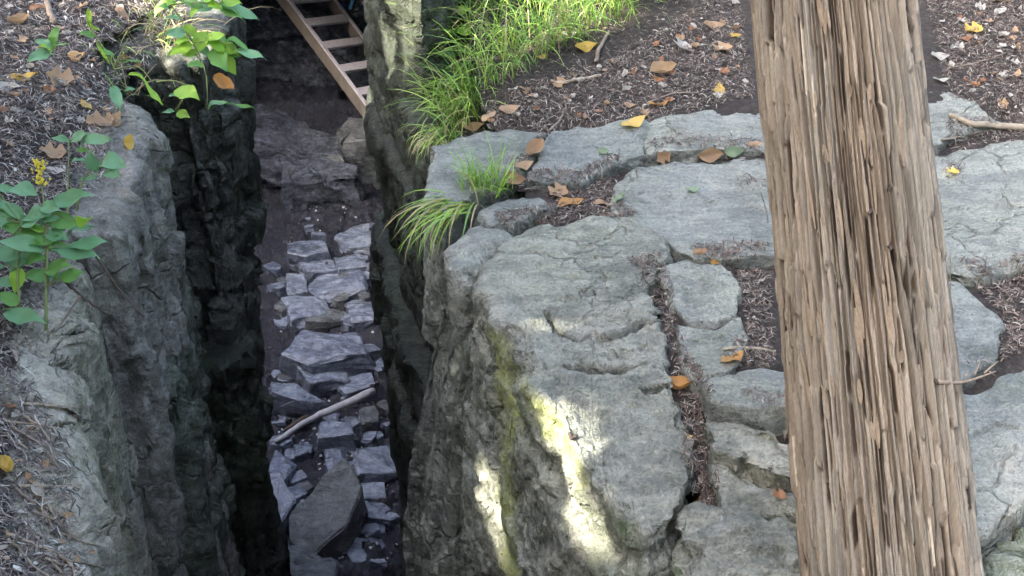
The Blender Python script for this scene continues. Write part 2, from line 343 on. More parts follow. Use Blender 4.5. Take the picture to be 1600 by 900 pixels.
def rock(name, outline, top, mat, parent=None, rad=0.02, depth=0.25, flare=0.0, res=0.012, sres=None, seed=1, jag=0.008, lump=0.012, chip=0.010, chipf=9.0,
         fine=0.003, cracks=(), masks=(), smooth=1, strata=0.0, center=None, stretch=1.0, loc=None, base_mask=None, step=0.0, beds=0.0, bedf=6.0, bedu=4.0, edgechip=0.0, back=4.0, vis_depth=None):
    O, per = resample(outline, 400, smooth)
    if 0.5 * np.sum(O[:, 0] * np.roll(O[:, 1], -1) - np.roll(O[:, 0], -1) * O[:, 1]) < 0: O = O[::-1]
    c = np.array(center) if center is not None else O.mean(0)
    tn = np.roll(O, -1, 0) - np.roll(O, 1, 0); tn /= np.linalg.norm(tn, axis=1)[:, None]; nr = np.stack([tn[:, 1], -tn[:, 0]], 1)
    # sides turned away from the viewpoint get wider spacing
    if back > 1:
        fc = np.sum(nr * (-O), 1) / (np.linalg.norm(O, axis=1) + 1e-6); wgt = np.where(fc > -0.25, 1.0, 1.0 / back)
        for _ in range(12): wgt = (np.roll(wgt, 1) + wgt + np.roll(wgt, -1)) / 3
    else: wgt = np.ones(400)
    cw = np.r_[0, np.cumsum(wgt)]; n = int(max(40, per / 400 * cw[-1] / res)); t = np.linspace(0, cw[-1], n, endpoint=False)
    k_ = np.interp(t, cw, np.arange(401)); Oc = np.vstack([O, O[:1]]); O = np.stack([np.interp(k_, np.arange(401), Oc[:, 0]), np.interp(k_, np.arange(401), Oc[:, 1])], 1)
    tn = np.roll(O, -1, 0) - np.roll(O, 1, 0); tn /= np.linalg.norm(tn, axis=1)[:, None]; nr = np.stack([tn[:, 1], -tn[:, 0]], 1)
    q = np.concatenate([O, np.full((n, 1), seed * 1.7)], 1)
    O = O + nr * (jag * fbm(q * 9, seed, 5, 0.6))[:, None]
    v = O - c; ln = np.linalg.norm(v, axis=1)
    an_ = np.unwrap(np.arctan2(v[:, 1], v[:, 0])); eps = 0.15 * 2 * math.pi / n; base_ = eps * np.arange(n); an_ = np.maximum.accumulate(an_ - base_) + base_   # no folds
    an_ = np.minimum(an_, an_[0] + 2 * math.pi - eps); v = ln[:, None] * np.stack([np.cos(an_), np.sin(an_)], 1); O = c + v
    kt = int(max(8, np.percentile(ln, 70) / res)); s = 1 - (1 - np.linspace(0, 1, kt + 1)[1:]) ** 1.15
    vd = min(vis_depth or depth, depth); ks = int(max(6, vd / (sres or res * 1.3)))
    S = s[:, None, None]; T = np.zeros((kt, n, 3)); T[..., :2] = c + v[None] * S
    d = (1 - s)[:, None] * ln[None]
    rr = np.maximum(rad * (1 + 0.8 * fbm(np.concatenate([T[..., :2] * 6, np.full((kt, n, 1), seed * 3.1)], -1), seed + 5, 3)), 0.004)
    e = np.clip((rr - d) / rr, 0, 1); T[..., 2] = top(T[..., 0], T[..., 1]) - rr * (1 - np.sqrt(np.maximum(0, 1 - e * e)))
    zz = np.linspace(0, 1, ks + 1)[1:] * vd
    if vd < depth: zz = np.r_[zz, np.linspace(vd, depth, 12)[1:]]; ks = len(zz)
    Sd = np.zeros((ks, n, 3)); fl = flare(zz) if callable(flare) else flare * zz
    Sd[..., :2] = O[None] + nr[None] * np.asarray(fl)[:, None, None]; Sd[..., 2] = T[-1, :, 2][None] - zz[:, None]
    P = np.concatenate([T, Sd], 0); de = np.concatenate([d, np.zeros((ks, n))], 0); zs = np.concatenate([np.zeros(kt), zz])[:, None]
    du = np.roll(P, -1, 1) - np.roll(P, 1, 1); dv = np.gradient(P, axis=0); Nn = np.cross(dv, du); Nn /= np.linalg.norm(Nn, axis=-1)[..., None] + 1e-9
    if Nn[2, :, 2].mean() < 0: Nn = -Nn
    off = np.array([seed * 3.17, seed * 1.31, seed * 0.77]); sc = np.array([1, 1, stretch])
    X = P * sc + off
    L0 = fbm(X * 2.6, seed, 4, 0.5); D = lump * L0
    if step:   # thin bedding flakes: plateaus with small sharp scarps
        h = (L0 * 0.7 + 0.45 * fbm(X * 7.0, seed + 60, 5, 0.62)) * 3.2; k = np.floor(h); D = D + step * (k + sstep(0.80, 1.0, h - k)) * np.clip(Nn[..., 2], 0, 1)
    if chip:
        wv = X + 0.03 * np.stack([fbm(X * 9, seed + 20, 2), fbm(X * 9, seed + 21, 2), fbm(X * 9, seed + 22, 2)], -1)
        sd_ = np.clip(1.25 - Nn[..., 2] * 1.0, 0.2, 1)
        D = D + chip * facets(wv * chipf, seed + 9) * sd_ + 0.35 * chip * facets(wv * chipf * 2.7, seed + 31) * sd_
    if edgechip:
        ec = np.clip(1 - de / 0.05, 0, 1) * np.clip(1 - zs / 0.06, 0, 1); D = D - edgechip * np.clip(facets(P * np.array([11, 11, 5]) + off, seed + 70) - 0.15, 0, 1) * ec
    if strata:
        zz_ = P[..., 2] + 0.05 * fbm(X * 2.0, seed + 3, 3)
        lay = vnoise(np.stack([zz_ * 17, X[..., 0] * 0.8, X[..., 1] * 0.8], -1), seed + 4); D = D + strata * np.clip(lay * 7, -1, 1) * (1 - np.abs(Nn[..., 2]))
    if beds:
        lz = P[..., 2] * bedf + 0.5 * fbm(P * 1.6 + seed, seed + 80, 3) + seed; k = np.floor(lz); fz = np.minimum(lz - k, 1 - lz + k) / bedf
        uu_ = (P[..., 1] + 0.8 * P[..., 0]) * bedu + 7 * _h(k, 0 * k, 0 * k, seed) + 0.25 * fbm(P * 5, seed + 81, 3); j = np.floor(uu_); fu = np.minimum(uu_ - j, 1 - uu_ + j) / bedu
        sd2 = 1 - np.clip(np.abs(Nn[..., 2]), 0, 1); D = D + sd2 * (beds * (_h(k, j, 0 * k + 5, seed) * 2 - 1) + 0.5 * beds * (_h(k, 0 * k, 0 * k + 6, seed) * 2 - 1) - 0.7 * beds * np.exp(-(fz / 0.012) ** 2) - 0.5 * beds * np.exp(-(fu / 0.010) ** 2))
    D = D + fine * (fbm(X * 24, seed + 7, 5, 0.66) - 0.8 * np.clip(fbm(X * 15, seed + 17, 3) - 0.35, 0, 1))
    px, py, dep = project(P)
    for cr in cracks:
        line, wid, dp = cr; m = np.abs(px - 800) < 2000; wob = 4.0 * fbm(P * 30, seed + 13, 3)
        dm = np.maximum(seg_dist(px, py, line) + np.minimum(wob, 1.5) * 0.8, 0) * dep / F_PX
        tp = np.clip(np.minimum(np.hypot(px - line[0][0], py - line[0][1]), np.hypot(px - line[-1][0], py - line[-1][1])) / 25, 0.25, 1)
        D = D - dp * tp * np.exp(-(dm / (wid * tp)) ** 2)
    P = P + Nn * D[..., None]
    mk_ = np.zeros((P.shape[0], n, 3))
    for ch, poly, soft, amt in masks:
        nz = 0.5 + 0.5 * fbm(P * 16, seed + 40 + ch, 4)
        mk_[..., ch] = np.maximum(mk_[..., ch], amt * np.clip(poly_mask(px, py, poly, soft) * (0.3 + nz * 1.2), 0, 1))
    if base_mask is not None: mk_ = np.maximum(mk_, base_mask(P, Nn))
    V = np.concatenate([P.reshape(-1, 3), [[c[0], c[1], P[0, :, 2].mean()]]]); A = np.concatenate([mk_.reshape(-1, 3), [mk_[0].mean(0)]])
    R = P.shape[0]; i = np.arange(R - 1)[:, None] * n; j = np.arange(n)[None]; j1 = (j + 1) % n
    Fq = np.stack([i + j, i + n + j, i + n + j1, i + j1], -1).reshape(-1, 4)
    Ft = np.stack([np.full(n, R * n), np.arange(n), (np.arange(n) + 1) % n], -1)
    Fq2 = np.concatenate([Fq[:, [0, 1, 2]], Fq[:, [0, 2, 3]], Ft])
    if loc is None: loc = np.array([c[0], c[1], P[..., 2].min()])
    return mk(name, V, Fq2, mat, parent, True, {'mask': A}, loc)

# ------------------------------------------------------------------ terrain heights
def base_r(x, y):
    t = np.clip(2.2 - y, 0, 3); return -0.30 * t * t / (t + 0.25) + 0.05 * np.clip(y - 3.5, 0, 3)
LR = [(-0.25, 0.6), (-0.70, 1.45), (-0.80, 1.75), (-0.93, 2.1), (-1.02, 2.4), (-1.08, 2.8), (-1.12, 3.3), (-1.16, 3.7), (-1.25, 4.0), (-1.1, 4.6), (-1.1, 30)]
def lrim(y): return np.interp(y, [p[1] for p in LR], [p[0] for p in LR])
def base_l(x, y):
    d = np.clip(lrim(y) - 0.10 - x, 0, 4)
    return (0.10 + 0.30 * sstep(2.7, 1.9, y)) * d + 0.02 * np.minimum(d * 8, 1)
CUT = [(-0.1, 0.6), (-0.80, 1.45), (-0.95, 1.75), (-1.06, 2.1), (-1.15, 2.4), (-1.2, 2.8), (-1.24, 3.3), (-1.28, 3.7), (-1.40, 4.0), (-1.25, 4.55), (-1.6, 4.8), (-4.3, 5.4), (-4.4, 10.1), (-0.2, 10.1), (-0.2, 4.6),
       (-0.10, 3.6), (0.10, 2.8), (0.25, 2.3), (0.52, 1.6), (0.6, 0.6)]
def soil_z(x, y):
    right = x > np.interp(y, [0.6, 1.6, 2.4, 4.5, 30], [0.2, -0.2, -0.6, -0.8, -0.8])
    br = base_r(x, y); back = 3.44 + 0.10 * np.clip(x - 0.1, 0, 3)
    br = br - 0.011 - 0.045 * sstep(2.3, 1.95, y) + 0.03 * sstep(-0.06, 0.06, y - back)
    return np.where(right, br, base_l(x, y) - 0.0)
# ground sheet with the crevice cut out
def lines(lo, hi, step, far):
    a = np.arange(lo, hi + 1e-6, step); b = []; x = hi; st = step
    while x < far: st *= 1.35; x += st; b.append(x)
    c = []; x = lo; st = step
    while x > -far: st *= 1.35; x -= st; c.append(x)
    return np.array(c[::-1] + list(a) + b)
gx, gy = lines(-2.8, 2.9, 0.022, 60), lines(1.0, 5.4, 0.022, 60)
GX, GY = np.meshgrid(gx, gy); near = (np.abs(GX) < 6) & (GY > -3) & (GY < 9)
q3 = np.stack([GX, GY, 0 * GX], -1)
GZ = soil_z(GX, GY) + np.where(near, np.where(GX > -0.6, 0.006, 0.018) * fbm(q3 * 4, 3, 4) + 0.004 * fbm(q3 * 30, 8, 3), 0.1 * fbm(q3 * 0.3, 5, 3))
V = np.stack([GX, GY, GZ], -1).reshape(-1, 3)
ny, nx = GX.shape; idx = np.arange(ny * nx).reshape(ny, nx)
Fq = np.stack([idx[:-1, :-1], idx[:-1, 1:], idx[1:, 1:], idx[1:, :-1]], -1).reshape(-1, 4)
ctr = V[Fq].mean(1); keep = ~in_poly(ctr[:, 0], ctr[:, 1], CUT)
ground = mk('ground', V, Fq[keep], M_SOIL, loc=np.array([0, 0, 0.0])); tag(ground, kind='structure')

# ------------------------------------------------------------------ right ledge
ledge = empty('rock_ledge', (0.7, 2.9, -0.3), 'flat grey rock ledge of jointed slabs on the right, running behind the trunk', 'rock ledge')
def P2(poly, dz=0.02): return [tuple(at_surf(x, y, lambda a, b: base_r(a, b) + dz)[:2]) for x, y in poly]
def slab_top(c, dz, k=0.5, tx=0.0, ty=0.0):
    b0 = float(base_r(c[0], c[1]))
    return lambda x, y: b0 + k * (base_r(x, y) - b0) + dz + tx * (x - c[0]) + ty * (y - c[1])
def slab(poly, dz=0.02, k=0.5, tx=0.0, ty=0.0, **kw):
    O = np.array(P2(poly, dz)); c = O.mean(0)
    for a_, b_ in (('mat', M_LEDGE), ('res', 0.0085), ('step', 0.0028), ('edgechip', 0.012), ('rad', 0.010), ('nm', 'slab'), ('lump', 0.005), ('smooth', 0), ('jag', 0.007), ('chip', 0.006), ('fine', 0.0025), ('back', 2.0), ('sres', 0.012)): kw.setdefault(a_, b_)
    mat = kw.pop('mat'); nm = kw.pop('nm')
    return rock(nm, O, slab_top(c, dz, k, tx, ty), mat, ledge, **kw)
def allmoss(a): return lambda P, N: np.stack([a + 0 * P[..., 0], 0 * P[..., 0], 0 * P[..., 0]], -1)
slab([(672, 222), (760, 204), (857, 202), (842, 236), (812, 268), (776, 286), (735, 302), (690, 336), (664, 310)], seed=2, depth=0.45, flare=0.05)
slab([(860, 202), (940, 196), (1009, 192), (1010, 243), (966, 256), (932, 270), (908, 285), (860, 288), (812, 282), (838, 245)], seed=3, cracks=[([(925, 240), (990, 252)], 0.006, 0.012)])
slab([(1010, 192), (1090, 174), (1180, 150), (1300, 134), (1460, 136), (1530, 160), (1572, 190), (1480, 210), (1465, 228), (1300, 236), (1180, 231), (1100, 234), (1040, 236), (1010, 243)], seed=4, dz=0.020,
     cracks=[([(1020, 212), (1090, 208), (1180, 196), (1300, 180), (1540, 178)], 0.006, 0.014)])
slab([(952, 290), (972, 268), (1012, 252), (1100, 247), (1200, 241), (1330, 241), (1480, 238), (1600, 220), (1720, 232), (1720, 405), (1600, 410), (1540, 434), (1490, 428), (1400, 424), (1300, 414), (1195, 399), (1130, 402), (1088, 406), (1060, 396), (1040, 378), (996, 346), (955, 328)],
     seed=5, dz=0.024, res=0.010, depth=0.25,
     cracks=[([(985, 310), (1060, 305), (1100, 312), (1150, 305), (1195, 322)], 0.007, 0.014), ([(1480, 330), (1540, 318), (1600, 325)], 0.007, 0.012), ([(1100, 285), (1190, 298)], 0.006, 0.01)])
slab([(742, 330), (790, 305), (848, 301), (870, 318), (836, 334), (804, 354), (762, 350)], seed=6, rad=0.02, depth=0.25)
slab([(1028, 416), (1070, 406), (1148, 416), (1164, 452), (1158, 490), (1114, 502), (1072, 499), (1046, 474)], seed=7, rad=0.015, dz=0.026)
slab([(1054, 501), (1112, 506), (1160, 494), (1176, 525), (1150, 568), (1114, 592), (1085, 596), (1060, 560)], seed=8, dz=0.022, masks=[(0, [(1080, 510), (1160, 510), (1110, 590), (1075, 560)], 12, 0.35)], cracks=[([(1068, 530), (1110, 532), (1140, 520)], 0.005, 0.012)])
slab([(1098, 592), (1160, 578), (1216, 574), (1330, 578), (1330, 640), (1220, 638), (1150, 636), (1108, 628)], seed=9, rad=0.02, dz=0.03, k=0.1, depth=0.22)
slab([(1094, 648), (1150, 645), (1232, 676), (1330, 690), (1330, 766), (1230, 754), (1170, 728), (1114, 704)], seed=10, dz=0.02, k=0.5, mat=M_FACE, chip=0.016, strata=0.01, masks=[(2, [(1150, 680), (1232, 690), (1232, 740), (1180, 720)], 10, 0.5)])
slab([(1102, 708), (1160, 732), (1228, 760), (1330, 775), (1330, 818), (1230, 808), (1160, 806), (1122, 792)], seed=11, rad=0.025, dz=0.0, k=0.6, mat=M_FACE, chip=0.014)
slab([(1096, 822), (1150, 800), (1240, 792), (1340, 796), (1340, 990), (1240, 995), (1110, 990), (1090, 870)], seed=12, rad=0.03, dz=0.02, k=0.35, depth=0.6, mat=M_FACE, chip=0.02, strata=0.02, step=0.012)
slab([(1066, 792), (1112, 782), (1120, 812), (1098, 846), (1060, 836)], seed=13, dz=0.0, k=0.6, depth=0.5, mat=M_FACE, chip=0.014)
slab([(1050, 850), (1096, 850), (1096, 990), (1044, 990)], seed=15, dz=-0.05, k=0.6, depth=0.8, mat=M_FACE, chip=0.016, base_mask=allmoss(0.8))
slab([(1420, 430), (1500, 436), (1568, 496), (1558, 560), (1500, 596), (1400, 596), (1330, 560), (1330, 450)], seed=16, dz=0.02)
slab([(1496, 606), (1560, 572), (1620, 550), (1800, 555), (1800, 765), (1620, 775), (1545, 850), (1490, 860), (1400, 800), (1390, 620)], seed=17, rad=0.03, dz=0.03, k=0.75, depth=0.5, masks=[(2, [(1520, 740), (1600, 700), (1600, 790), (1540, 850)], 20, 0.55)],
     cracks=[([(1505, 690), (1560, 660), (1600, 668)], 0.006, 0.012)])
slab([(1542, 862), (1600, 808), (1800, 795), (1800, 1000), (1500, 1000)], seed=18, rad=0.03, dz=0.0, k=0.6, depth=0.5, mat=M_FACE, chip=0.025, strata=0.02, base_mask=allmoss(0.6))
# the big front boulder
gpoly = [(748, 430), (760, 402), (815, 356), (900, 338), (992, 340), (1052, 380), (1040, 410), (1014, 436), (1023, 472), (1040, 520), (1050, 580), (1062, 660), (1068, 720), (1062, 790), (1042, 840), (1000, 838), (965, 806), (918, 722), (885, 676), (828, 586), (775, 492)]
GO = np.array(P2(gpoly, 0.03))
rock('boulder', GO, lambda x, y: base_r(x, y) * 0.9 + 0.03, M_FACE, ledge, rad=0.030, depth=2.6, vis_depth=1.7, flare=lambda z: 0.05 * z + 0.02 * np.sin(np.minimum(z, 1.2) * 2.2), res=0.0052, sres=0.009, seed=21, jag=0.010, lump=0.006, chip=0.008, chipf=6.5, fine=0.006, strata=0.008, step=0.002, smooth=2, edgechip=0.012,
     center=tuple(at_surf(920, 520, base_r)[:2]),
     cracks=[([(838, 470), (868, 512), (905, 530), (930, 522)], 0.0035, 0.03), ([(930, 530), (975, 522), (1000, 505), (1042, 494)], 0.0045, 0.045), ([(880, 566), (915, 572), (970, 574), (1010, 563)], 0.005, 0.06), ([(985, 604), (1010, 608), (1045, 602)], 0.0045, 0.045),
             ([(770, 560), (778, 640), (774, 650)], 0.007, 0.04), ([(826, 602), (840, 640), (890, 690)], 0.005, 0.02), ([(860, 690), (900, 800), (915, 900)], 0.005, 0.018), ([(845, 475), (900, 462), (950, 455)], 0.0035, 0.010), ([(940, 560), (1010, 540), (1045, 545)], 0.003, 0.008)],
     masks=[(1, [(770, 505), (800, 545), (815, 640), (800, 760), (812, 900), (785, 900), (785, 720), (775, 620)], 8, 1.0), (1, [(822, 590), (890, 680), (925, 760), (900, 770), (860, 690), (835, 650)], 10, 0.9),
            (2, [(860, 690), (900, 720), (940, 800), (985, 860), (985, 900), (920, 900), (890, 790)], 12, 0.35), (0, [(900, 770), (990, 820), (1010, 900), (930, 900)], 14, 0.9), (2, [(900, 480), (1000, 470), (1010, 520), (920, 530)], 22, 0.5),
            (0, [(812, 560), (835, 640), (825, 700), (808, 640)], 10, 0.6), (2, [(760, 430), (800, 520), (790, 540), (765, 480)], 10, 0.45)])
slab([(985, 846), (1030, 846), (1040, 860), (1038, 1000), (960, 1000), (955, 870)], nm='boulder', seed=14, rad=0.03, dz=-0.10, k=0.5, depth=1.6, mat=M_FACE, chip=0.018, base_mask=allmoss(0.45))
# left flank of the ledge
FO = np.array(P2([(688, 362), (735, 341), (800, 346), (812, 366), (772, 402), (735, 428), (696, 424)], 0.02))
FO2 = np.array(list(FO[:1]) + [tuple(at_surf(690, 340, base_r)[:2]), tuple(at_surf(840, 345, base_r)[:2]), (0.35, 2.7), (0.25, 2.35), (0.02, 2.52)] + [tuple(at_surf(700, 425, base_r)[:2])])
rock('boulder', FO, lambda x, y: 0.0 * x + 0.02, M_LEDGE, ledge, rad=0.05, depth=0.20, flare=-0.15, res=0.007, seed=23, lump=0.012, chip=0.008, smooth=2, step=0.004, edgechip=0.012)
rock('flank', FO2, lambda x, y: 0.0 * x - 0.16, M_FACE, ledge, rad=0.03, depth=2.9, vis_depth=2.0, flare=lambda z: 0.10 * z + 0.03 * np.sin(z * 3), res=0.008, sres=0.011, seed=24, jag=0.03, lump=0.035, chip=0.022, chipf=8, fine=0.007, stretch=0.25, smooth=2,
     cracks=[([(745, 430), (772, 540), (775, 640)], 0.012, 0.04), ([(750, 740), (765, 800), (790, 900)], 0.010, 0.03)],
     masks=[(2, [(755, 735), (772, 738), (778, 800), (800, 890), (785, 890), (760, 810)], 4, 0.7), (0, [(690, 500), (760, 480), (775, 640), (770, 900), (720, 800)], 30, 0.4)])

# ------------------------------------------------------------------ rock pillar across from the left wall
pillar = empty('rock_pillar', (-0.1, 4.2, -3.6), 'dark blocky rock pillar dropping into the crevice below the grass', 'rock pillar')
def pil(z0, z1, pts, **kw):
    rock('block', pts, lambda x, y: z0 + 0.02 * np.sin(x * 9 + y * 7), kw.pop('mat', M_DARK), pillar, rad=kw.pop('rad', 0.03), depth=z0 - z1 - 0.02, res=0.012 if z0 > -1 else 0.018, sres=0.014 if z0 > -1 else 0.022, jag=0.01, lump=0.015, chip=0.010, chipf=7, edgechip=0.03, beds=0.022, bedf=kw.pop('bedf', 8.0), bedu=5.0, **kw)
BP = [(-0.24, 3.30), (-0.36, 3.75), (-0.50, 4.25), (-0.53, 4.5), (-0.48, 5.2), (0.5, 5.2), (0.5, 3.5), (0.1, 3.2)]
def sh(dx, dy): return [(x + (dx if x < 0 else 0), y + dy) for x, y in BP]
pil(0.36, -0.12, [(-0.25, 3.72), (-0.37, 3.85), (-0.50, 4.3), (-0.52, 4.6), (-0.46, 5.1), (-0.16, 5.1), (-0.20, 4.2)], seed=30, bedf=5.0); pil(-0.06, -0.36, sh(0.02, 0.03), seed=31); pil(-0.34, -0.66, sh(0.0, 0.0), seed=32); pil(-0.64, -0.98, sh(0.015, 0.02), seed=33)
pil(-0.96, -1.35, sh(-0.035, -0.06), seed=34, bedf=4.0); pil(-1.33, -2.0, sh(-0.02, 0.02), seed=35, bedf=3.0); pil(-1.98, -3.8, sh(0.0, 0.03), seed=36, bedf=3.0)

# ------------------------------------------------------------------ left wall
lwall = empty('rock_wall', (-1.4, 3.0, -3.7), 'dark streaked rock wall forming the left side of the crevice', 'rock wall')
def lb(pts, z0, depth, **kw):
    rock('block', pts, kw.pop('top', lambda x, y: z0 + 0.0 * x), kw.pop('mat', M_WALL), lwall, depth=depth, vis_depth=kw.pop('vd', 2.4), res=kw.pop('res', 0.011), sres=0.015, jag=kw.pop('jag', 0.03), lump=kw.pop('lump', 0.03), chip=kw.pop('chip', 0.022), chipf=kw.pop('chipf', 5), stretch=kw.pop('stretch', 0.25), **kw)
lb([(-0.45, 0.9), (-0.72, 1.5), (-0.80, 1.75), (-0.92, 2.1), (-1.0, 2.35), (-1.05, 2.62), (-1.10, 2.82), (-1.3, 2.95), (-1.7, 2.9), (-1.7, 1.0)], 0.0, 3.7, seed=41, rad=0.10, chip=0.02, chipf=9, stretch=0.16, lump=0.035, vd=2.0, fine=0.006,
   masks=[(2, [(40, 470), (100, 470), (110, 640), (180, 900), (120, 900), (90, 700), (20, 600)], 12, 0.7), (0, [(80, 520), (150, 540), (180, 760), (130, 800)], 20, 0.55), (0, [(200, 420), (280, 420), (290, 800), (230, 800)], 25, 0.6)])
lb([(-1.02, 2.85), (-1.07, 3.2), (-1.12, 3.62), (-1.3, 3.75), (-1.7, 3.6), (-1.7, 2.8)], -0.02, 3.6, seed=42, rad=0.05, chip=0.018, chipf=8, stretch=0.4, fine=0.006, beds=0.010, bedf=2.0, bedu=2.0)
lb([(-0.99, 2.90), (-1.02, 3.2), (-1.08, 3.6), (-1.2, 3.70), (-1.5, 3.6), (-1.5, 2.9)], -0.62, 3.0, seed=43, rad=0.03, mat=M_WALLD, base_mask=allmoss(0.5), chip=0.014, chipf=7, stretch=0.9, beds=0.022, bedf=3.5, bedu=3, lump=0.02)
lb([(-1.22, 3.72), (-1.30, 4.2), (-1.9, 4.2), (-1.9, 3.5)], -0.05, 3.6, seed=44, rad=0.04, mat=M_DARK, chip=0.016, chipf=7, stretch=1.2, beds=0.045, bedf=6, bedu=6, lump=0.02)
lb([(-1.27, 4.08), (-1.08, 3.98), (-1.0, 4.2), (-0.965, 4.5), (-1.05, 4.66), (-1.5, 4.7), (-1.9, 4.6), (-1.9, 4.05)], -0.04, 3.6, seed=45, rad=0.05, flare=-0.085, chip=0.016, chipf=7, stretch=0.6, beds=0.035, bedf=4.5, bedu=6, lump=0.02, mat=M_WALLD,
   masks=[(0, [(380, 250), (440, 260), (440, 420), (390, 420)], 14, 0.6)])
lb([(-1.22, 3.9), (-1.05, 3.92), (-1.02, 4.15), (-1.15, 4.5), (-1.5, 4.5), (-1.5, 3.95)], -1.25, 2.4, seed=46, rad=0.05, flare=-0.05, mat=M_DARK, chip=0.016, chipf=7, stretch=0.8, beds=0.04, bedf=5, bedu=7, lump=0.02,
   masks=[(0, [(280, 540), (340, 560), (420, 700), (400, 850), (300, 800)], 20, 0.6)])
# chamber walls round the bend, hidden side set wide to let light down
rwall = empty('rock_wall', (-2.0, 10.6, -3.7), 'shadowed rock wall at the far end of the crevice behind the ladder', 'rock wall')
def fb(pts, z0, depth, **kw):
    rock('block', pts, lambda x, y: z0 + 0.03 * np.sin(x * 5), kw.pop('mat', M_STEP), rwall, rad=0.06, depth=depth, res=0.035, sres=0.035, jag=0.05, lump=0.04, chip=0.03, chipf=4, beds=0.07, bedf=3.5, bedu=2.2, **kw)
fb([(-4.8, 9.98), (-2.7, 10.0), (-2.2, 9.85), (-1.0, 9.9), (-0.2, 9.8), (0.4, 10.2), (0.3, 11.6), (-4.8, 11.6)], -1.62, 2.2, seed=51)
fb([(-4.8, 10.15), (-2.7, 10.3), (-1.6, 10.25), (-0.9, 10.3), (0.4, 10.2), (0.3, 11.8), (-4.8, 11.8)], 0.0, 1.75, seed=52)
fb([(-4.4, 8.7), (-2.4, 8.8), (-0.5, 8.6), (-0.4, 10.6), (-4.4, 10.6)], 0.0, 1.2, seed=56)  # added unseen capstone, roofs the far end to darken it
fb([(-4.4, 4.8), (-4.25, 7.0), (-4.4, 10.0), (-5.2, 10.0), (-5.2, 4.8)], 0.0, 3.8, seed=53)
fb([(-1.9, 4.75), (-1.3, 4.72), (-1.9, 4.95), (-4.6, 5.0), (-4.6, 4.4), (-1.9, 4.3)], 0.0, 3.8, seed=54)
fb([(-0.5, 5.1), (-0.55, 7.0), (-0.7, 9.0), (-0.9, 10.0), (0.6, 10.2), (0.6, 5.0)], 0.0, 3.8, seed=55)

# ------------------------------------------------------------------ crevice floor
FZ = -3.5
def floor_z(x, y): return FZ + 0.60 * sstep(9.3, 9.55, y) + 0.02 * np.sin(x * 3 + y * 2)
fx, fy = np.r_[np.arange(-4.6, -2.2, 0.08), np.arange(-2.2, -0.3, 0.018), np.arange(-0.3, 0.8, 0.08)], np.r_[np.arange(0.6, 4.4, 0.08), np.arange(4.4, 10.0, 0.022), np.arange(10.0, 10.6, 0.08)]
X, Y = np.meshgrid(fx, fy); q = np.stack([X, Y, 0 * X], -1)
Z = floor_z(X, Y) + 0.04 * fbm(q * 2.5, 61, 4) + 0.035 * facets(q * 6.0, 63, 1.4) + 0.018 * facets(q * 15.0, 64, 1.4) + 0.008 * fbm(q * 14, 62, 3)
ny, nx = X.shape; idx = np.arange(ny * nx).reshape(ny, nx)
Fq = np.stack([idx[:-1, :-1], idx[:-1, 1:], idx[1:, 1:], idx[1:, :-1]], -1).reshape(-1, 4)
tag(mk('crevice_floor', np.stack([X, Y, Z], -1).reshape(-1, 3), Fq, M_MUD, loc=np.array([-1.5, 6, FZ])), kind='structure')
import bmesh
def hull_rock(name, O, zt, zb, seed, mat, tx=0.0, ty=0.0, rough=0.5):
    r = random.Random(seed); c = O.mean(0); sz = np.linalg.norm(O - c, axis=1).mean(); pts = []
    for p in O:
        pts.append((p[0], p[1], zt + tx * (p[0] - c[0]) + ty * (p[1] - c[1]) + r.uniform(-0.10, 0.05) * sz))
        q = c + (p - c) * r.uniform(1.02, 1.16); f = r.uniform(0.3, 0.7); pts.append((q[0], q[1], zb * f + zt * (1 - f) - 0.04))
        q = c + (p - c) * r.uniform(0.9, 1.1); pts.append((q[0], q[1], zb - 0.06))
    for _ in range(5):
        a = r.uniform(0, 6.28); k = r.uniform(0.3, 0.75) * sz; x, y = c[0] + k * math.cos(a), c[1] + k * math.sin(a)
        pts.append((x, y, zt + tx * (x - c[0]) + ty * (y - c[1]) + r.uniform(-0.01, 0.07) * sz))
    bm = bmesh.new(); vs_ = [bm.verts.new(np.array(p) - np.array([c[0], c[1], zb])) for p in pts]
    bmesh.ops.convex_hull(bm, input=vs_); bmesh.ops.delete(bm, geom=[v for v in bm.verts if not v.link_faces], context='VERTS')
    bmesh.ops.dissolve_limit(bm, angle_limit=0.10, verts=bm.verts, edges=bm.edges)
    bmesh.ops.bevel(bm, geom=list(bm.edges), offset=0.035 * sz, segments=1, affect='EDGES', clamp_overlap=True)
    bmesh.ops.triangulate(bm, faces=bm.faces); bmesh.ops.subdivide_edges(bm, edges=bm.edges, cuts=2, use_grid_fill=True)
    bmesh.ops.triangulate(bm, faces=bm.faces)
    co = np.array([v.co for v in bm.verts]); nm = np.array([v.normal for v in bm.verts]); D = sz * (0.05 * rough * 2 * facets(co * (1.6 / sz) + seed, seed, 1.2) + 0.02 * fbm(co * (6 / sz) + seed, seed, 3))
    for v, d_, n_ in zip(bm.verts, D, nm): v.co += Vector(n_ * d_)
    me = bpy.data.meshes.new(name); bm.to_mesh(me); bm.free(); me.materials.append(mat)
    at = me.color_attributes.new('mask', 'FLOAT_COLOR', 'POINT'); at.data.foreach_set('color', np.zeros(len(me.vertices) * 4, np.float32))
    return link(name, me, None, (c[0], c[1], zb))
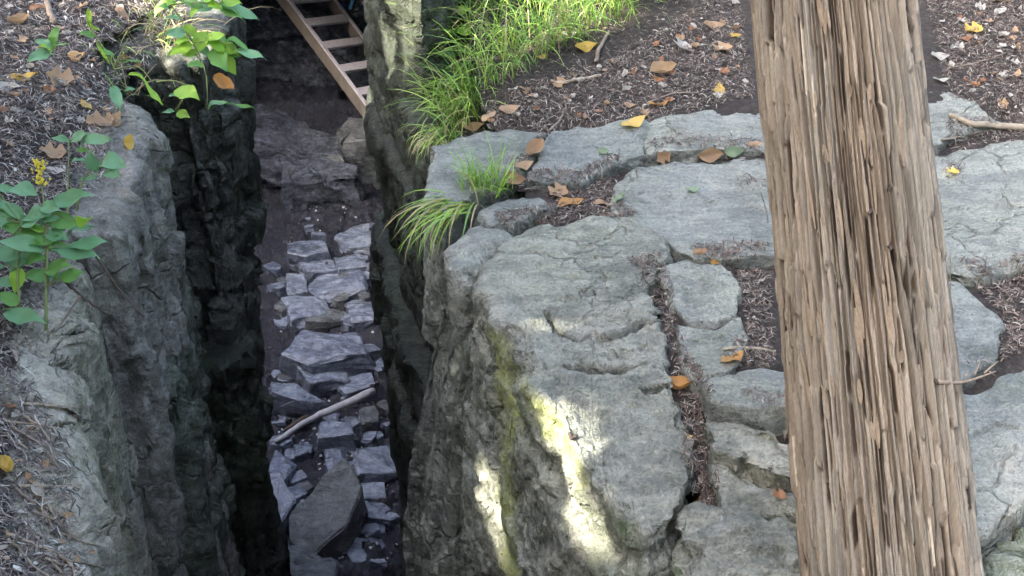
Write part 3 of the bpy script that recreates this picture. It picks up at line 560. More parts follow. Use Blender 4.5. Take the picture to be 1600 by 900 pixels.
def frock(poly, h, label, tx=0.0, ty=0.0, mat=None, seed=1, zb=None, hull=True, **kw):
    zb = FZ if zb is None else zb; _r = random.Random(seed); tx += _r.uniform(-0.25, 0.25); ty += _r.uniform(-0.30, 0.10)
    O = np.array([at_z(x, y, zb + h)[:2] for x, y in poly]); c = O.mean(0)
    if hull: o = hull_rock('rock', O, zb + h, zb, seed, mat or M_FLOOR, tx, ty)
    else: o = rock('rock', O, lambda x, y: zb + h + tx * (x - c[0]) + ty * (y - c[1]), mat or M_FLOOR, None, depth=h + 0.2, res=0.016, seed=seed, jag=0.03, lump=0.02, chipf=5, smooth=1, edgechip=0.03, fine=0.004, flare=0.03, **kw)
    return tag(o, label, 'rock')
frock([(440, 553), (470, 514), (562, 520), (576, 548), (530, 556), (487, 570)], 0.20, 'wide pale slab with a sharp front edge midway along the crevice floor', seed=71, tx=0.05)
frock([(466, 577), (540, 572), (546, 588), (484, 602)], 0.12, 'tapered flat stone just below the wide pale slab', seed=72)
frock([(422, 592), (462, 600), (508, 622), (482, 628), (424, 616)], 0.20, 'long flat stone against the left wall above the driftwood branch', seed=73)
frock([(472, 440), (500, 424), (566, 424), (572, 458), (512, 466), (476, 456)], 0.05, 'broad low slab half buried in the crevice mud', seed=74)
frock([(448, 376), (505, 371), (514, 392), (480, 402), (450, 398)], 0.10, 'broken slab lying against the left wall near the crevice bend', seed=75)
frock([(466, 410), (520, 405), (530, 418), (480, 424)], 0.05, 'thin flat stone between two slabs on the upper crevice floor', seed=76)
frock([(497, 652), (548, 656), (552, 682), (497, 682)], 0.17, 'squarish block right of the driftwood branch end', seed=77)
frock([(458, 682), (488, 686), (487, 712), (460, 716)], 0.06, 'small rectangular flat stone left of the squarish block', seed=78)
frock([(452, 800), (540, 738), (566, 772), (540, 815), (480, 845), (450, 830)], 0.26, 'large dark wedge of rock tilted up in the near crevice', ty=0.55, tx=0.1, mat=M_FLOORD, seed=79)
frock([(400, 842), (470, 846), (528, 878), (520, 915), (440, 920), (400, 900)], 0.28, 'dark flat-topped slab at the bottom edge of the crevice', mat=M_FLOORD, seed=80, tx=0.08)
frock([(524, 368), (555, 350), (590, 345), (590, 385), (545, 388)], 0.07, 'pale bluish slab beside the pillar near the bend', seed=81)
frock([(550, 702), (605, 690), (620, 735), (562, 745)], 0.05, 'flat cracked stone right of the tilted wedge', seed=82)
frock([(566, 785), (600, 795), (608, 812), (572, 808)], 0.07, 'small angular stone beside the pillar foot', seed=83)
frock([(404, 740), (440, 745), (436, 800), (420, 845), (400, 840)], 0.16, 'pale rounded rock at the left wall beside the tilted wedge', seed=84)
frock([(474, 328), (496, 326), (498, 340), (476, 342)], 0.04, 'small pale stone at the foot of the far boulder', seed=85)
frock([(474, 346), (492, 346), (490, 356), (476, 357)], 0.03, 'smallest pale chip lying below the far boulder', seed=86)
frock([(486, 360), (506, 357), (510, 367), (488, 370)], 0.04, 'small triangular stone above the broken slab', seed=87)
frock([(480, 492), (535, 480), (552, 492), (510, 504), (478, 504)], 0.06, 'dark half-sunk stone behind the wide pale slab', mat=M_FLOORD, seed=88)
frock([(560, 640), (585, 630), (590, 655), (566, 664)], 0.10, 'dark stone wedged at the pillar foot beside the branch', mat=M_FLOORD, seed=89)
frock([(545, 818), (575, 846), (520, 862), (500, 850)], 0.05, 'thin grey flake in front of the tilted wedge', seed=90)
frock([(446, 470), (480, 468), (478, 480), (448, 484)], 0.05, 'small flat stone by the left wall behind the wide slab', seed=91)
frock([(560, 755), (600, 752), (604, 778), (568, 780)], 0.06, 'light flat stone between cracked stone and pillar foot', seed=92)
frock([(415, 640), (450, 648), (446, 662), (415, 660)], 0.04, 'pale chip under the left end of the driftwood branch', seed=93)
for pl, h_, lab, sd_ in (([(440, 466), (498, 460), (522, 486), (455, 500)], 0.07, 'broad wet slab tilted against the left wall above the wide pale slab', 301), ([(520, 590), (580, 580), (588, 606), (540, 615)], 0.09, 'flat wet slab at the pillar foot behind the branch', 302),
                         ([(505, 700), (552, 694), (560, 730), (512, 736)], 0.06, 'flat wet slab overlapping the top of the tilted wedge', 303), ([(528, 842), (590, 830), (612, 868), (550, 885)], 0.05, 'broad flat wet slab at the bottom right of the crevice', 304),
                         ([(430, 700), (462, 722), (446, 750), (418, 742)], 0.08, 'leaning wet slab between left wall and tilted wedge', 305), ([(540, 470), (582, 462), (588, 500), (552, 508)], 0.07, 'wet slab against the pillar behind the wide pale slab', 306),
                         ([(520, 398), (560, 392), (575, 418), (530, 424)], 0.06, 'wet slab between the bend and the half buried slab', 307), ([(448, 430), (476, 426), (480, 452), (450, 458)], 0.06, 'narrow wet slab hugging the left wall', 308)):
    frock(pl, h_, lab, seed=sd_)
_r = random.Random(4)
for k in range(120):
    px_, py_ = _r.uniform(428, 612), _r.uniform(360, 895); m_ = _r.randint(5, 7); sz = _r.uniform(6, 19) * (0.5 + py_ / 1100)
    pl = [(px_ + sz * _r.uniform(0.6, 1.3) * math.cos(6.283 * i_ / m_ + 0.4), py_ + 0.62 * sz * _r.uniform(0.6, 1.3) * math.sin(6.283 * i_ / m_ + 0.4)) for i_ in range(m_)]
    o_ = frock(pl, _r.uniform(0.01, 0.075), 'small angular loose stone on the crevice floor', mat=M_FLOORD if k % 3 == 0 else None, seed=200 + k); o_['group'] = 'small loose stones on the crevice floor'
# step boulders below the ladder
def srock(pts, zb, label, mat, seed):
    T_ = np.array([at_y(*p_) for p_ in pts]); c = T_[:, :2].mean(0); A_ = np.c_[T_[:, :2] - c, np.ones(len(T_))]; sl = np.linalg.lstsq(A_, T_[:, 2], rcond=None)[0]
    return tag(hull_rock('rock', T_[:, :2], sl[2], zb, seed, mat, sl[0], sl[1], 0.9), label, 'rock')
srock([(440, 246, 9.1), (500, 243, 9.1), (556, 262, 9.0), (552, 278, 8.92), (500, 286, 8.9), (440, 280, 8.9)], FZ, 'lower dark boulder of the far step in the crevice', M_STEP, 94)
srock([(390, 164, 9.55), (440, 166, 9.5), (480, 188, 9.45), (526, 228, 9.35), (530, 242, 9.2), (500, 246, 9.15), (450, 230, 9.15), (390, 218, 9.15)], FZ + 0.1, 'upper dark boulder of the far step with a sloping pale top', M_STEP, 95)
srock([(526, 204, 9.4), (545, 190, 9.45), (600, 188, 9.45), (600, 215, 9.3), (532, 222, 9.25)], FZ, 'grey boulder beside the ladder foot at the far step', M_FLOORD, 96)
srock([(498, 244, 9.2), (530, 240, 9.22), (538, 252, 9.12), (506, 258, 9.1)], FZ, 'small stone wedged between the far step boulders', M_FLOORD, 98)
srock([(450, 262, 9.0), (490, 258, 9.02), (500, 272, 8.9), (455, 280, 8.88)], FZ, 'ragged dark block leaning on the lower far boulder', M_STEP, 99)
# driftwood branch
a_, b_ = at_z(430, 690, FZ + 0.10), at_z(585, 612, FZ + 0.14); mid_ = (a_ + b_) / 2 + np.array([0.02, 0, 0.04])
br = tube('branch', crom([a_, a_ * 0.6 + b_ * 0.4 + [0, 0.03, 0.02], mid_, b_], 16) + rng.normal(0, 0.004, (16, 3)), np.linspace(0.016, 0.028, 16), M_DRIFT, nseg=9); tag(br, 'grey weathered branch lying across the crevice floor stones', 'branch')
a_, b_ = at_z(445, 612 + 60, FZ + 0.05), at_z(520, 640, FZ + 0.08)
br = tube('branch', crom([a_, (a_ + b_) / 2 + [0, 0.02, 0.02], b_], 8), np.linspace(0.012, 0.02, 8), M_DARKTWIG); tag(br, 'thin dark stick just behind the grey weathered branch', 'branch')

# ------------------------------------------------------------------ ladder
B = at_y(574, 178, 8.85); dirL = np.array([-0.60, 0.60, 0.573]); dirL /= np.linalg.norm(dirL)
rd = np.array([0.56, 0.79, -0.24]); rd -= dirL * (rd @ dirL); rd /= np.linalg.norm(rd); fd = np.cross(rd, dirL)
if fd[2] < 0: fd = -fd
lad = empty('ladder', B - dirL * 0.55, 'wooden ladder with brown rails and pale flat rungs at the far end', 'ladder')
def boxo(name, c, ax, hx, ay, hy, az, hz, mat, parent, bev=0.004):
    V = [c + ax * hx * i + ay * hy * j + az * hz * k for i in (-1, 1) for j in (-1, 1) for k in (-1, 1)]
    Fs = [(0, 1, 3, 2), (4, 6, 7, 5), (0, 4, 5, 1), (2, 3, 7, 6), (0, 2, 6, 4), (1, 5, 7, 3)]
    o = pyobj(name, V, Fs, mat, parent, smooth=False, loc=c)
    b = o.modifiers.new('bevel', 'BEVEL'); b.width = bev; b.segments = 2; return o
LW = 0.50; LL = 2.75; B = B - dirL * 0.55
for s_ in (0, 1):
    c = B + rd * LW * s_ + dirL * (LL / 2); boxo('rail', c, dirL, LL / 2, fd, 0.042, rd, 0.017, M_STRINGER, lad)
    boxo('rail_edge', c + fd * 0.0465, dirL, LL / 2, fd, 0.004, rd, 0.0175, M_TREAD, lad, 0.001)
for k in range(11):
    c = B + rd * LW / 2 + dirL * (0.03 + 0.235 * k) + fd * 0.028
    boxo('rung', c, rd, LW / 2 - 0.02, dirL, 0.036, fd, 0.014, M_TREAD, lad)
# blue cloth showing behind the ladder
cp = at_y(560, 10, 9.95); n_ = 14; V = []; Fs = []
for i in range(n_):
    for j in range(n_):
        u, v_ = i / (n_ - 1) - 0.5, j / (n_ - 1) - 0.5
        V.append(cp + np.array([u * 0.30, 0.10 * (u * u + v_ * v_) + 0.02 * math.sin(u * 20 + 3 * v_) + 0.012 * math.sin(v_ * 17), v_ * 0.55]))
for i in range(n_ - 1):
    for j in range(n_ - 1): Fs.append((i * n_ + j, (i + 1) * n_ + j, (i + 1) * n_ + j + 1, i * n_ + j + 1))
cl = pyobj('jacket', V, Fs, M_CLOTH); sm = cl.modifiers.new('thick', 'SOLIDIFY'); sm.thickness = 0.05
tag(cl, 'dark blue cloth with a light blue band showing beside the ladder top', 'jacket')
tp = at_y(550, 2, 9.88); V, Fs = tube_arrays(crom([tp + [0.04, -0.03, 0.10], tp + [0, -0.03, 0], tp + [-0.02, -0.03, -0.05]], 6), 0.016, 6); pyobj('band', V, Fs, M_CLOTH2, cl)

# ------------------------------------------------------------------ cedar trunk
tb = at_depth(1392, 900, 2.34); tt = at_depth(1302, 0, 2.06); ax = tt - tb; Lt = np.linalg.norm(ax); ax /= Lt
tree = empty('cedar_tree', tb - ax * 0.45, 'cedar tree with shaggy stringy tan bark leaning left in front of the ledge', 'tree')
a1 = np.cross(ax, [0, -1, 0]); a1 /= np.linalg.norm(a1); a2 = np.cross(ax, a1)
NU, NV = 960, 400; v0, v1 = -0.5, 1.9
vv = v0 + (v1 - v0) * np.linspace(0, 1, NV); 
_cd = CAM - tb; _ca = math.atan2(_cd @ a2, _cd @ a1) / (2 * math.pi)
_x = np.linspace(-0.5, 0.5, 2001); _w = np.where(np.abs(_x) < 0.29, 1.0, 0.22); _c = np.r_[0, np.cumsum(_w[:-1])]; uu = np.mod(np.interp(np.linspace(0, _c[-1], NU, endpoint=False), _c, _x) + _ca, 1.0)
U, W = np.meshgrid(uu, vv)
C1, S1 = np.cos(U * 2 * math.pi), np.sin(U * 2 * math.pi)
def strips(nu, lo, hi, seed, warp):
    wx = U * nu + warp * vnoise(np.stack([C1 * 2.2, S1 * 2.2, W * 2.6], -1), seed) + 0.16 * vnoise(np.stack([C1 * 6, S1 * 6, W * 9], -1), seed + 1) + 0.05 * vnoise(np.stack([C1 * 14, S1 * 14, W * 30], -1), seed + 2)
    i = np.floor(wx); f = wx - i; im = np.mod(i, nu).astype(np.int64); z0 = 0 * im
    e = np.minimum(f, 1 - f); bi = np.mod(np.where(f < 0.5, i, i + 1), nu)
    lv = lo + (hi - lo) * _h(im, z0, z0 + 1, seed); sl = (_h(im, z0, z0 + 2, seed) - 0.5) * 0.06
    kk = (W + sl * (f - 0.5)) / lv + 9 * _h(im, z0, z0 + 3, seed) + 0.25 * vnoise(np.stack([C1 * 12, S1 * 12, W * 9], -1), seed + 3); k = np.floor(kk); fr = kk - k; kk_ = k.astype(np.int64)
    ids = [_h(im, kk_, z0 + 4 + q, seed) for q in range(4)]
    g = 0.33 + 0.22 * vnoise(np.stack([bi * 3.7, W * 6, 0 * W], -1), seed + 4) + 0.08 * vnoise(np.stack([bi * 5.1, W * 25, 0 * W], -1), seed + 5)
    return f, e, fr, lv, ids, np.maximum(g, 0.015)
f1, e1, fr1, lv1, id1, g1 = strips(70, 0.10, 0.34, 301, 0.6)
f2, e2, fr2, lv2, id2, g2 = strips(176, 0.08, 0.28, 401, 0.6)
fib = fbm(np.stack([C1 * 46, S1 * 46, W * 5], -1), 77, 3, 0.6)
H = 0.015 * sstep(0.2, 0.95, e1 / g1) + 0.010 * (id1[0] - 0.5) + 0.022 * (f1 - 0.5) * (id1[1] - 0.5) + 0.008 * (fr1 - 0.5) * (id1[2] - 0.5)
H = H - 0.005 * (1 - sstep(0.0, 0.004, np.minimum(fr1, 1 - fr1) * lv1)) + 0.0022 * (id2[0] - 0.5) - 0.0022 * (1 - sstep(0.3, 1.0, e2 / np.maximum(g2, 0.1))) + 0.0010 * fib
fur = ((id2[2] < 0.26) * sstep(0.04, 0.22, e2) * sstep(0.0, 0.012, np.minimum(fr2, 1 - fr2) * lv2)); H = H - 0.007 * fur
ro = 0.158 - 0.037 * (W / Lt) + 0.10 * np.clip(-W - 0.05, 0, 1) ** 1.3
ang = U * 2 * math.pi
ro = ro + 0.009 * vnoise(np.stack([np.cos(ang) * 1.2, np.sin(ang) * 1.2, W * 1.5], -1), 91) + H - 0.010
Pt = tb + ax * W[..., None] + ro[..., None] * (np.cos(ang)[..., None] * a1 + np.sin(ang)[..., None] * a2)
tone = np.clip(0.30 + 0.50 * (id1[3] - 0.1) + 0.40 * (id2[1] - 0.5) + 0.16 * fib, 0, 1)[..., None]
gr = np.clip(0.45 + 0.9 * vnoise(np.stack([np.cos(ang) * 2, np.sin(ang) * 2, W * 1.4], -1), 92) + 0.5 * (id1[1] - 0.5), 0, 1)[..., None]
cA = np.array([0.13, 0.104, 0.078]); cB = np.array([0.37, 0.31, 0.235]); gA = np.array([0.13, 0.12, 0.098]); gB = np.array([0.35, 0.32, 0.26])
tint = (cA + (cB - cA) * tone) * (1 - gr) + (gA + (gB - gA) * tone) * gr
tint = tint * (1 - fur[..., None]) + fur[..., None] * np.array([0.060, 0.043, 0.030]) * (0.7 + 0.6 * id2[3][..., None])  # dark inner-bark brown in the furrows, also standing in for groove shade
flake = ((id2[2] > 0.975) & (e2 > 0.12))[..., None]; tint = np.where(flake, np.array([0.50, 0.44, 0.34]), tint)
i = np.arange(NV - 1)[:, None] * NU; j = np.arange(NU)[None]; j1 = (j + 1) % NU
M_BARK = attr_mat('cedar_bark', 0.9, 0.2)
t_ = M_BARK.node_tree; N = NB(t_); v_ = N.pos((1, 1, 0.12)); nz = N.noise(v_, 260, 5, 0.7)
P_ = t_.nodes['Principled BSDF']; N.l(N.bump(nz, 0.5, 0.002), P_.inputs['Normal'])
vc = [n for n in t_.nodes if n.bl_idname == 'ShaderNodeVertexColor'][0]
N.l(N.mix(0.35, vc.outputs[0], N.ramp(nz, [(0.3, g3(0.2)), (0.7, g3(0.8))]), 'OVERLAY'), P_.inputs['Base Color'])
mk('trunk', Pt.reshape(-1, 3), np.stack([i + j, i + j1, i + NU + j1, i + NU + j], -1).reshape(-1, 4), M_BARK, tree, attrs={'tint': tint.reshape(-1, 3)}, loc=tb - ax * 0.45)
def on_trunk(px, py, out=0.0):
    r = ray(px, py); o = CAM
    w0 = o - tb; rp = r - ax * (r @ ax); wp = w0 - ax * (w0 @ ax)
    for R_ in (0.155 - 0.037 * (900 - py) / 900,):
        A = rp @ rp; Bq = 2 * rp @ wp; C = wp @ wp - R_ * R_; D = Bq * Bq - 4 * A * C
        t = (-Bq - math.sqrt(max(D, 0))) / (2 * A); p = o + r * t
    n = p - tb; n = n - ax * (n @ ax); n /= np.linalg.norm(n); return p + n * out, n
# loose bark strips lifting off the trunk
M_STRIP = plain_mat('loose_bark', (0.34, 0.27, 0.19), 0.9, 60, (0.20, 0.15, 0.10), 0.5)
for k in range(70):
    px, py = random.uniform(1180, 1530), random.uniform(10, 890)
    xl = 1165 + 75 * py / 900; xr = 1440 + 105 * py / 900; px = xl + (xr - xl) * random.uniform(0.04, 0.96)
    p, n = on_trunk(px, py, 0.006); ln = random.uniform(0.02, 0.11); wd = random.uniform(0.002, 0.006); tg = np.cross(n, ax); V = []; Fs = []; lift = random.uniform(0.0, 0.012); sw = random.uniform(-0.05, 0.05)
    for i_ in range(6):
        f = i_ / 5; c = p + ax * (f - 0.5) * ln + n * (lift * f * f) + tg * sw * ln * f; wf = wd * math.sin(math.pi * (0.12 + 0.8 * f))
        for q_ in (c - tg * wf, c + n * 0.0015, c + tg * wf): V.append(q_)
    for i_ in range(5):
        for q_ in (0, 1): Fs.append((i_ * 3 + q_, i_ * 3 + q_ + 1, i_ * 3 + q_ + 4, i_ * 3 + q_ + 3))
    pyobj('bark_strip', V, Fs, M_STRIP, tree)
for (px, py, s_) in ((1358, 328, 0.012), (1388, 384, 0.010), (1452, 592, 0.014)):
    p, n = on_trunk(px, py, 0.0); tg = np.cross(n, ax)
    tube('branch_stub', [p - n * 0.01, p + n * s_, p + n * (s_ + 0.012) + tg * 0.006], [0.006, 0.004, 0.002], M_DARKTWIG, tree, 6)
p, n = on_trunk(1452, 594, 0.01); e_ = at_depth(1556, 580, 2.15)
tube('dead_twig', crom([p, p * 0.5 + e_ * 0.5 + [0, 0, -0.012], e_], 8), np.linspace(0.005, 0.0015, 8), M_TWIG, tree, 5)
for f in (0.5, 0.65, 0.8, 0.9):
    q_ = p * (1 - f) + e_ * f; tube('dead_twig', [q_, q_ + [random.uniform(-.01, .04), 0.02, random.uniform(-0.03, 0.035)]], [0.002, 0.001], M_TWIG, tree, 4)
# upper trunk, limbs and crown above the frame
tip = tb + ax * 5.4
tube('upper_trunk', [tb + ax * 1.86, tb + ax * 3.0, tb + ax * 4.2, tip], [0.105, 0.09, 0.065, 0.02], M_STRIP, tree, 20)
def crown(name, parent, C, R, n, size, seed, colour, holes=(), axis_pts=None):
    r = np.random.default_rng(seed); d = r.normal(0, 1, (n, 3)); d /= np.linalg.norm(d, axis=1)[:, None]
    cl_ = r.normal(0, 1, (max(20, n // 60), 3)); cl_ /= np.linalg.norm(cl_, axis=1)[:, None]; cl_ *= r.uniform(0.25, 1.0, (len(cl_), 1)) ** 0.45
    c = cl_[r.integers(0, len(cl_), n)] * 0.95 + r.normal(0, 0.13, (n, 3)); c = C + c * R
    s = size * r.uniform(0.6, 1.3, n)
    ok = np.ones(n, bool)
    for (h, rad_) in holes:
        w_ = c - h; t = w_ @ SUN; dd = np.linalg.norm(w_ - t[:, None] * SUN, axis=1); ok &= ~((dd < rad_ + s * 0.60) & (t > 0))
    c, s, d = c[ok], s[ok], d[ok]; m = len(c)
    a = np.cross(d, r.normal(0, 1, (m, 3))); a /= np.linalg.norm(a, axis=1)[:, None]; b = np.cross(d, a)
    V = np.stack([c - a * s[:, None] * .6, c - b * s[:, None] * .38 + d * s[:, None] * .06, c + a * s[:, None] * .6, c + b * s[:, None] * .38 + d * s[:, None] * .06], 1).reshape(-1, 3)
    F_ = np.arange(m * 4).reshape(m, 4); col = np.repeat(np.array(colour) * r.uniform(0.6, 1.3, (m, 1)), 4, 0)
    return mk(name, V, F_, M_CROWN, parent, False, {'tint': col})
for k in range(7):
    z_ = 2.6 + 0.35 * k; an = k * 2.4; s_ = tb + ax * z_
    tube('limb', [s_, s_ + np.array([math.cos(an), math.sin(an), 0.25]) * 0.5, s_ + np.array([math.cos(an), math.sin(an), 0.15]) * 1.0], [0.03, 0.018, 0.006], M_STRIP, tree, 6)
crown('crown', tree, tb + ax * 4.4, np.array([1.1, 1.1, 1.7]), 2600, 0.12, 5, (0.05, 0.085, 0.03))

bpy.context.view_layer.update(); 
from mathutils.bvhtree import BVHTree
def bvh_of(objs):
    Vs, Ts, n = [], [], 0
    for o in objs:
        me = o.data; me.calc_loop_triangles(); v = np.empty(len(me.vertices) * 3, np.float32); me.vertices.foreach_get('co', v)
        t = np.empty(len(me.loop_triangles) * 3, np.int32); me.loop_triangles.foreach_get('vertices', t)
        Vs.append(v.reshape(-1, 3) + np.array(o.matrix_world.translation)); Ts.append(t.reshape(-1, 3) + n); n += len(v) // 3
    return BVHTree.FromPolygons(np.concatenate(Vs).tolist(), np.concatenate(Ts).tolist())
SURF = bvh_of([ground] + list(ledge.children) + list(lwall.children) + list(pillar.children))
def drop(x, y):
    h = SURF.ray_cast(Vector((x, y, 1.4)), Vector((0, 0, -1))); return h[0], h[1]
def see(px, py):
    r = Vector(ray(px, py)).normalized(); h = SURF.ray_cast(Vector(CAM), r); return h
# ------------------------------------------------------------------ broadleaf tree on the left, out of frame: its shade
def spot(px, py): return np.array(see(px, py)[0])
holes = [(spot(*p_), r_) for p_, r_ in (((602, 50), 0.0), ((608, 96), 0.0), ((648, 160), 0.008), ((654, 200), 0.010), ((860, 652), 0.0), ((874, 682), 0.002), ((886, 714), 0.006), ((896, 750), 0.008), ((905, 786), 0.008), ((914, 822), 0.008), ((922, 856), 0.008), ((930, 888), 0.008), ((764, 745), 0.006), ((768, 780), 0.008), ((776, 820), 0.008), ((788, 870), 0.008), 
         ((860, 20), 0.12), ((780, 60), 0.10), ((730, 120), 0.06), ((940, 30), 0.06), ((350, 75), 0.08), ((320, 10), 0.06), ((676, 4), 0.02))]
bt = np.array([-5.6, 2.0, 0.35]); btree = empty('maple_tree', bt, 'broadleaf tree shading the ledges from beyond the left edge', 'tree')
CC = np.array([0.1, 3.1, 0]) + SUN * 5.2
tube('trunk', [bt, bt + [0.1, 0, 1.8], [CC[0] - 0.2, CC[1], 4.2], CC + [0, 0, 1.2]], [0.28, 0.22, 0.16, 0.05], M_STRIP, btree, 16)
for k in range(9):
    an = k * 0.7; s_ = np.array([CC[0] - 0.3, CC[1], 3.6 + 0.25 * k])
    tube('limb', [s_, s_ + np.array([math.cos(an) * 1.4, math.sin(an) * 1.4, 0.7]), s_ + np.array([math.cos(an) * 3, math.sin(an) * 3, 1.0])], [0.09, 0.05, 0.015], M_STRIP, btree, 7)
crown('crown', btree, CC, np.array([2.3, 3.3, 2.0]), 34000, 0.125, 11, (0.06, 0.11, 0.03), holes)

# ------------------------------------------------------------------ litter
# unseen trees added round the clearing to block low sky and darken side faces
ring = None
for (x_, y_, sc_, lab) in ((0.5, -9.0, 1.0, 'unseen sky-blocking tree added behind the viewpoint'), (9.5, -5.0, 1.1, 'unseen sky-blocking tree added behind the viewpoint to the right'), (11.0, 4.5, 1.0, 'unseen sky-blocking tree added beyond the right edge of the ledge'), (7.0, 13.5, 1.15, 'unseen sky-blocking tree added beyond the soil at the upper right'),
                           (-1.5, 18.5, 1.1, 'unseen sky-blocking tree added straight beyond the far end of the crevice'), (-9.5, 14.0, 1.0, 'unseen sky-blocking tree added beyond the crevice at the upper left'), (-8.0, -7.0, 1.0, 'unseen sky-blocking tree added behind the viewpoint to the left'), (-9.6, 5.6, 0.68, 'smaller unseen light-blocking tree added beyond the left edge past the crevice')):
    if ring is None:
        ring = empty('sky_block_tree', (x_, y_, 0.0), lab, 'tree', 'unseen trees added to block low sky'); b0 = np.array([x_, y_, 0.0])
        tube('trunk', [b0 - [0, 0, 0.3], b0 + [0.1, 0, 2.5], b0 + [0, 0.1, 6]], [0.3, 0.22, 0.08], M_STRIP, ring, 12)
        crown('crown', ring, b0 + [0, 0, 5.2], np.array([4.6, 4.2, 4.8]), 7000, 0.42, 21, (0.055, 0.10, 0.03))
    else:
        r_ = ring.copy(); COL.objects.link(r_); r_.location = (x_, y_, 0); r_.rotation_euler.z = x_; r_.scale = (sc_,) * 3; r_['label'] = lab
        for ch in list(ring.children): c_ = ch.copy(); COL.objects.link(c_); c_.parent = r_

TINTS = np.array([(0.21, 0.15, 0.11), (0.12, 0.08, 0.06), (0.30, 0.235, 0.18), (0.07, 0.05, 0.04), (0.15, 0.10, 0.08), (0.40, 0.33, 0.26), (0.24, 0.165, 0.125), (0.095, 0.07, 0.055)])
def litter(name, polys, tone=1.0, L=(0.006, 0.024), Wd=(0.0009, 0.0024), zlim=(-0.9, 0.6)):
    V, F_, C = [], [], []
    for poly, dens in polys:
        W_ = [tuple(at_surf(x, y, lambda a, b: soil_z(np.array(a), np.array(b)))[:2]) for x, y in poly]
        xs, ys = [p[0] for p in W_], [p[1] for p in W_]; A = (max(xs) - min(xs)) * (max(ys) - min(ys)); n = int(A * dens * 1.5)
        X = rng.uniform(min(xs), max(xs), n); Y = rng.uniform(min(ys), max(ys), n); ok = in_poly(X, Y, W_) & (poly_mask(X, Y, W_, 0.03) > rng.uniform(0, 0.9, n))
        for x, y in zip(X[ok], Y[ok]):
            h, nn = drop(x, y)
            if h is None or not (zlim[0] < h.z < zlim[1]) or nn.z < 0.45: continue
            a = rng.uniform(0, 6.283); ln = rng.uniform(*L); wd = rng.uniform(*Wd)
            if rng.random() < 0.06: ln *= 1.8; wd *= 0.7
            if rng.random() < 0.10: wd *= 2.6; ln *= 0.7
            d = np.array([math.cos(a), math.sin(a), 0.0]); d[2] = -(d[0] * nn.x + d[1] * nn.y) / max(nn.z, 0.3) + rng.normal(0, 0.22); s = np.array([-d[1], d[0], rng.normal(0, 0.4)])
            c = np.array(h) + np.array(nn) * (0.002 + abs(rng.normal(0, 0.005))); bend = rng.normal(0, 0.25) * ln
            k = len(V); p0, p1, p2 = c - d * ln / 2, c + s * bend * 0.5 + np.array([0, 0, 0.1 * ln]), c + d * ln / 2
            V += [p0 - s * wd * .4, p0 + s * wd * .4, p1 - s * wd * .6, p1 + s * wd * .6, p2 - s * wd * .3, p2 + s * wd * .3]
            F_ += [(k, k + 1, k + 3, k + 2), (k + 2, k + 3, k + 5, k + 4)]
            C += [TINTS[rng.integers(0, 8)] * np.array([0.92, 1.02, 1.08]) * tone * rng.uniform(0.45, 1.25) * np.array([1.0, 1.0 + 0.08 * (tone > 1), 1.0 + 0.16 * (tone > 1)])] * 6
    o = mk(name, np.array(V), np.array(F_), M_LITTER, None, False, {'tint': np.array(C)}); return tag(o, kind='stuff')
litter('needle_litter', [
    ([(700, 215), (780, 150), (960, 90), (1080, 20), (1150, -30), (1180, 155), (1010, 200), (860, 208)], 16000),
    ([(1440, -30), (1650, -30), (1650, 210), (1480, 150)], 16000), ([(690, -20), (1180, -20), (1080, 40), (800, 160), (690, 230)], 3000),
    ([(800, 272), (846, 215), (866, 205), (842, 250), (815, 292)], 20000), ([(765, 300), (800, 280), (905, 282), (968, 254), (958, 320), (1000, 352), (960, 362), (900, 356), (830, 356), (790, 372), (770, 350), (840, 335), (872, 320), (845, 298), (790, 302)], 22000),
    ([(1010, 234), (1190, 226), (1190, 250), (1010, 252)], 12000), ([(1470, 205), (1620, 190), (1620, 222), (1480, 238)], 14000), ([(1470, 268), (1510, 270), (1495, 290), (1470, 295)], 12000), ([(1150, 285), (1200, 290), (1200, 312), (1150, 302)], 6000),
    ([(975, 425), (1030, 418), (1050, 470), (1064, 560), (1100, 600), (1112, 650), (1100, 700), (1125, 780), (1090, 800), (1060, 780), (1066, 680), (1050, 560), (1030, 490)], 26000),
    ([(1070, 402), (1200, 396), (1215, 580), (1120, 585), (1165, 520), (1150, 440), (1090, 418)], 20000),
    ([(1150, 645), (1235, 645), (1235, 690), (1190, 680)], 12000), ([(1190, 760), (1240, 760), (1240, 800), (1190, 805)], 7000),
    ([(1490, 425), (1545, 435), (1620, 405), (1620, 540), (1555, 570), (1568, 500), (1525, 455)], 20000), ([(1500, 590), (1560, 568), (1540, 600)], 9000), ([(700, 330), (760, 345), (800, 352), (790, 372), (770, 352)], 12000)])
litter('needle_litter', [([(-60, -40), (230, -40), (235, 60), (200, 160), (160, 260), (110, 320), (60, 330), (-60, 330)], 9500), ([(-60, 330), (100, 330), (90, 450), (40, 560), (-60, 600)], 9000),
    ([(-60, 520), (40, 590), (100, 700), (130, 800), (180, 930), (-60, 930)], 13000), ([(230, -40), (300, -40), (280, 60), (240, 80)], 7000)], L=(0.010, 0.038), Wd=(0.0011, 0.0028), tone=1.35)

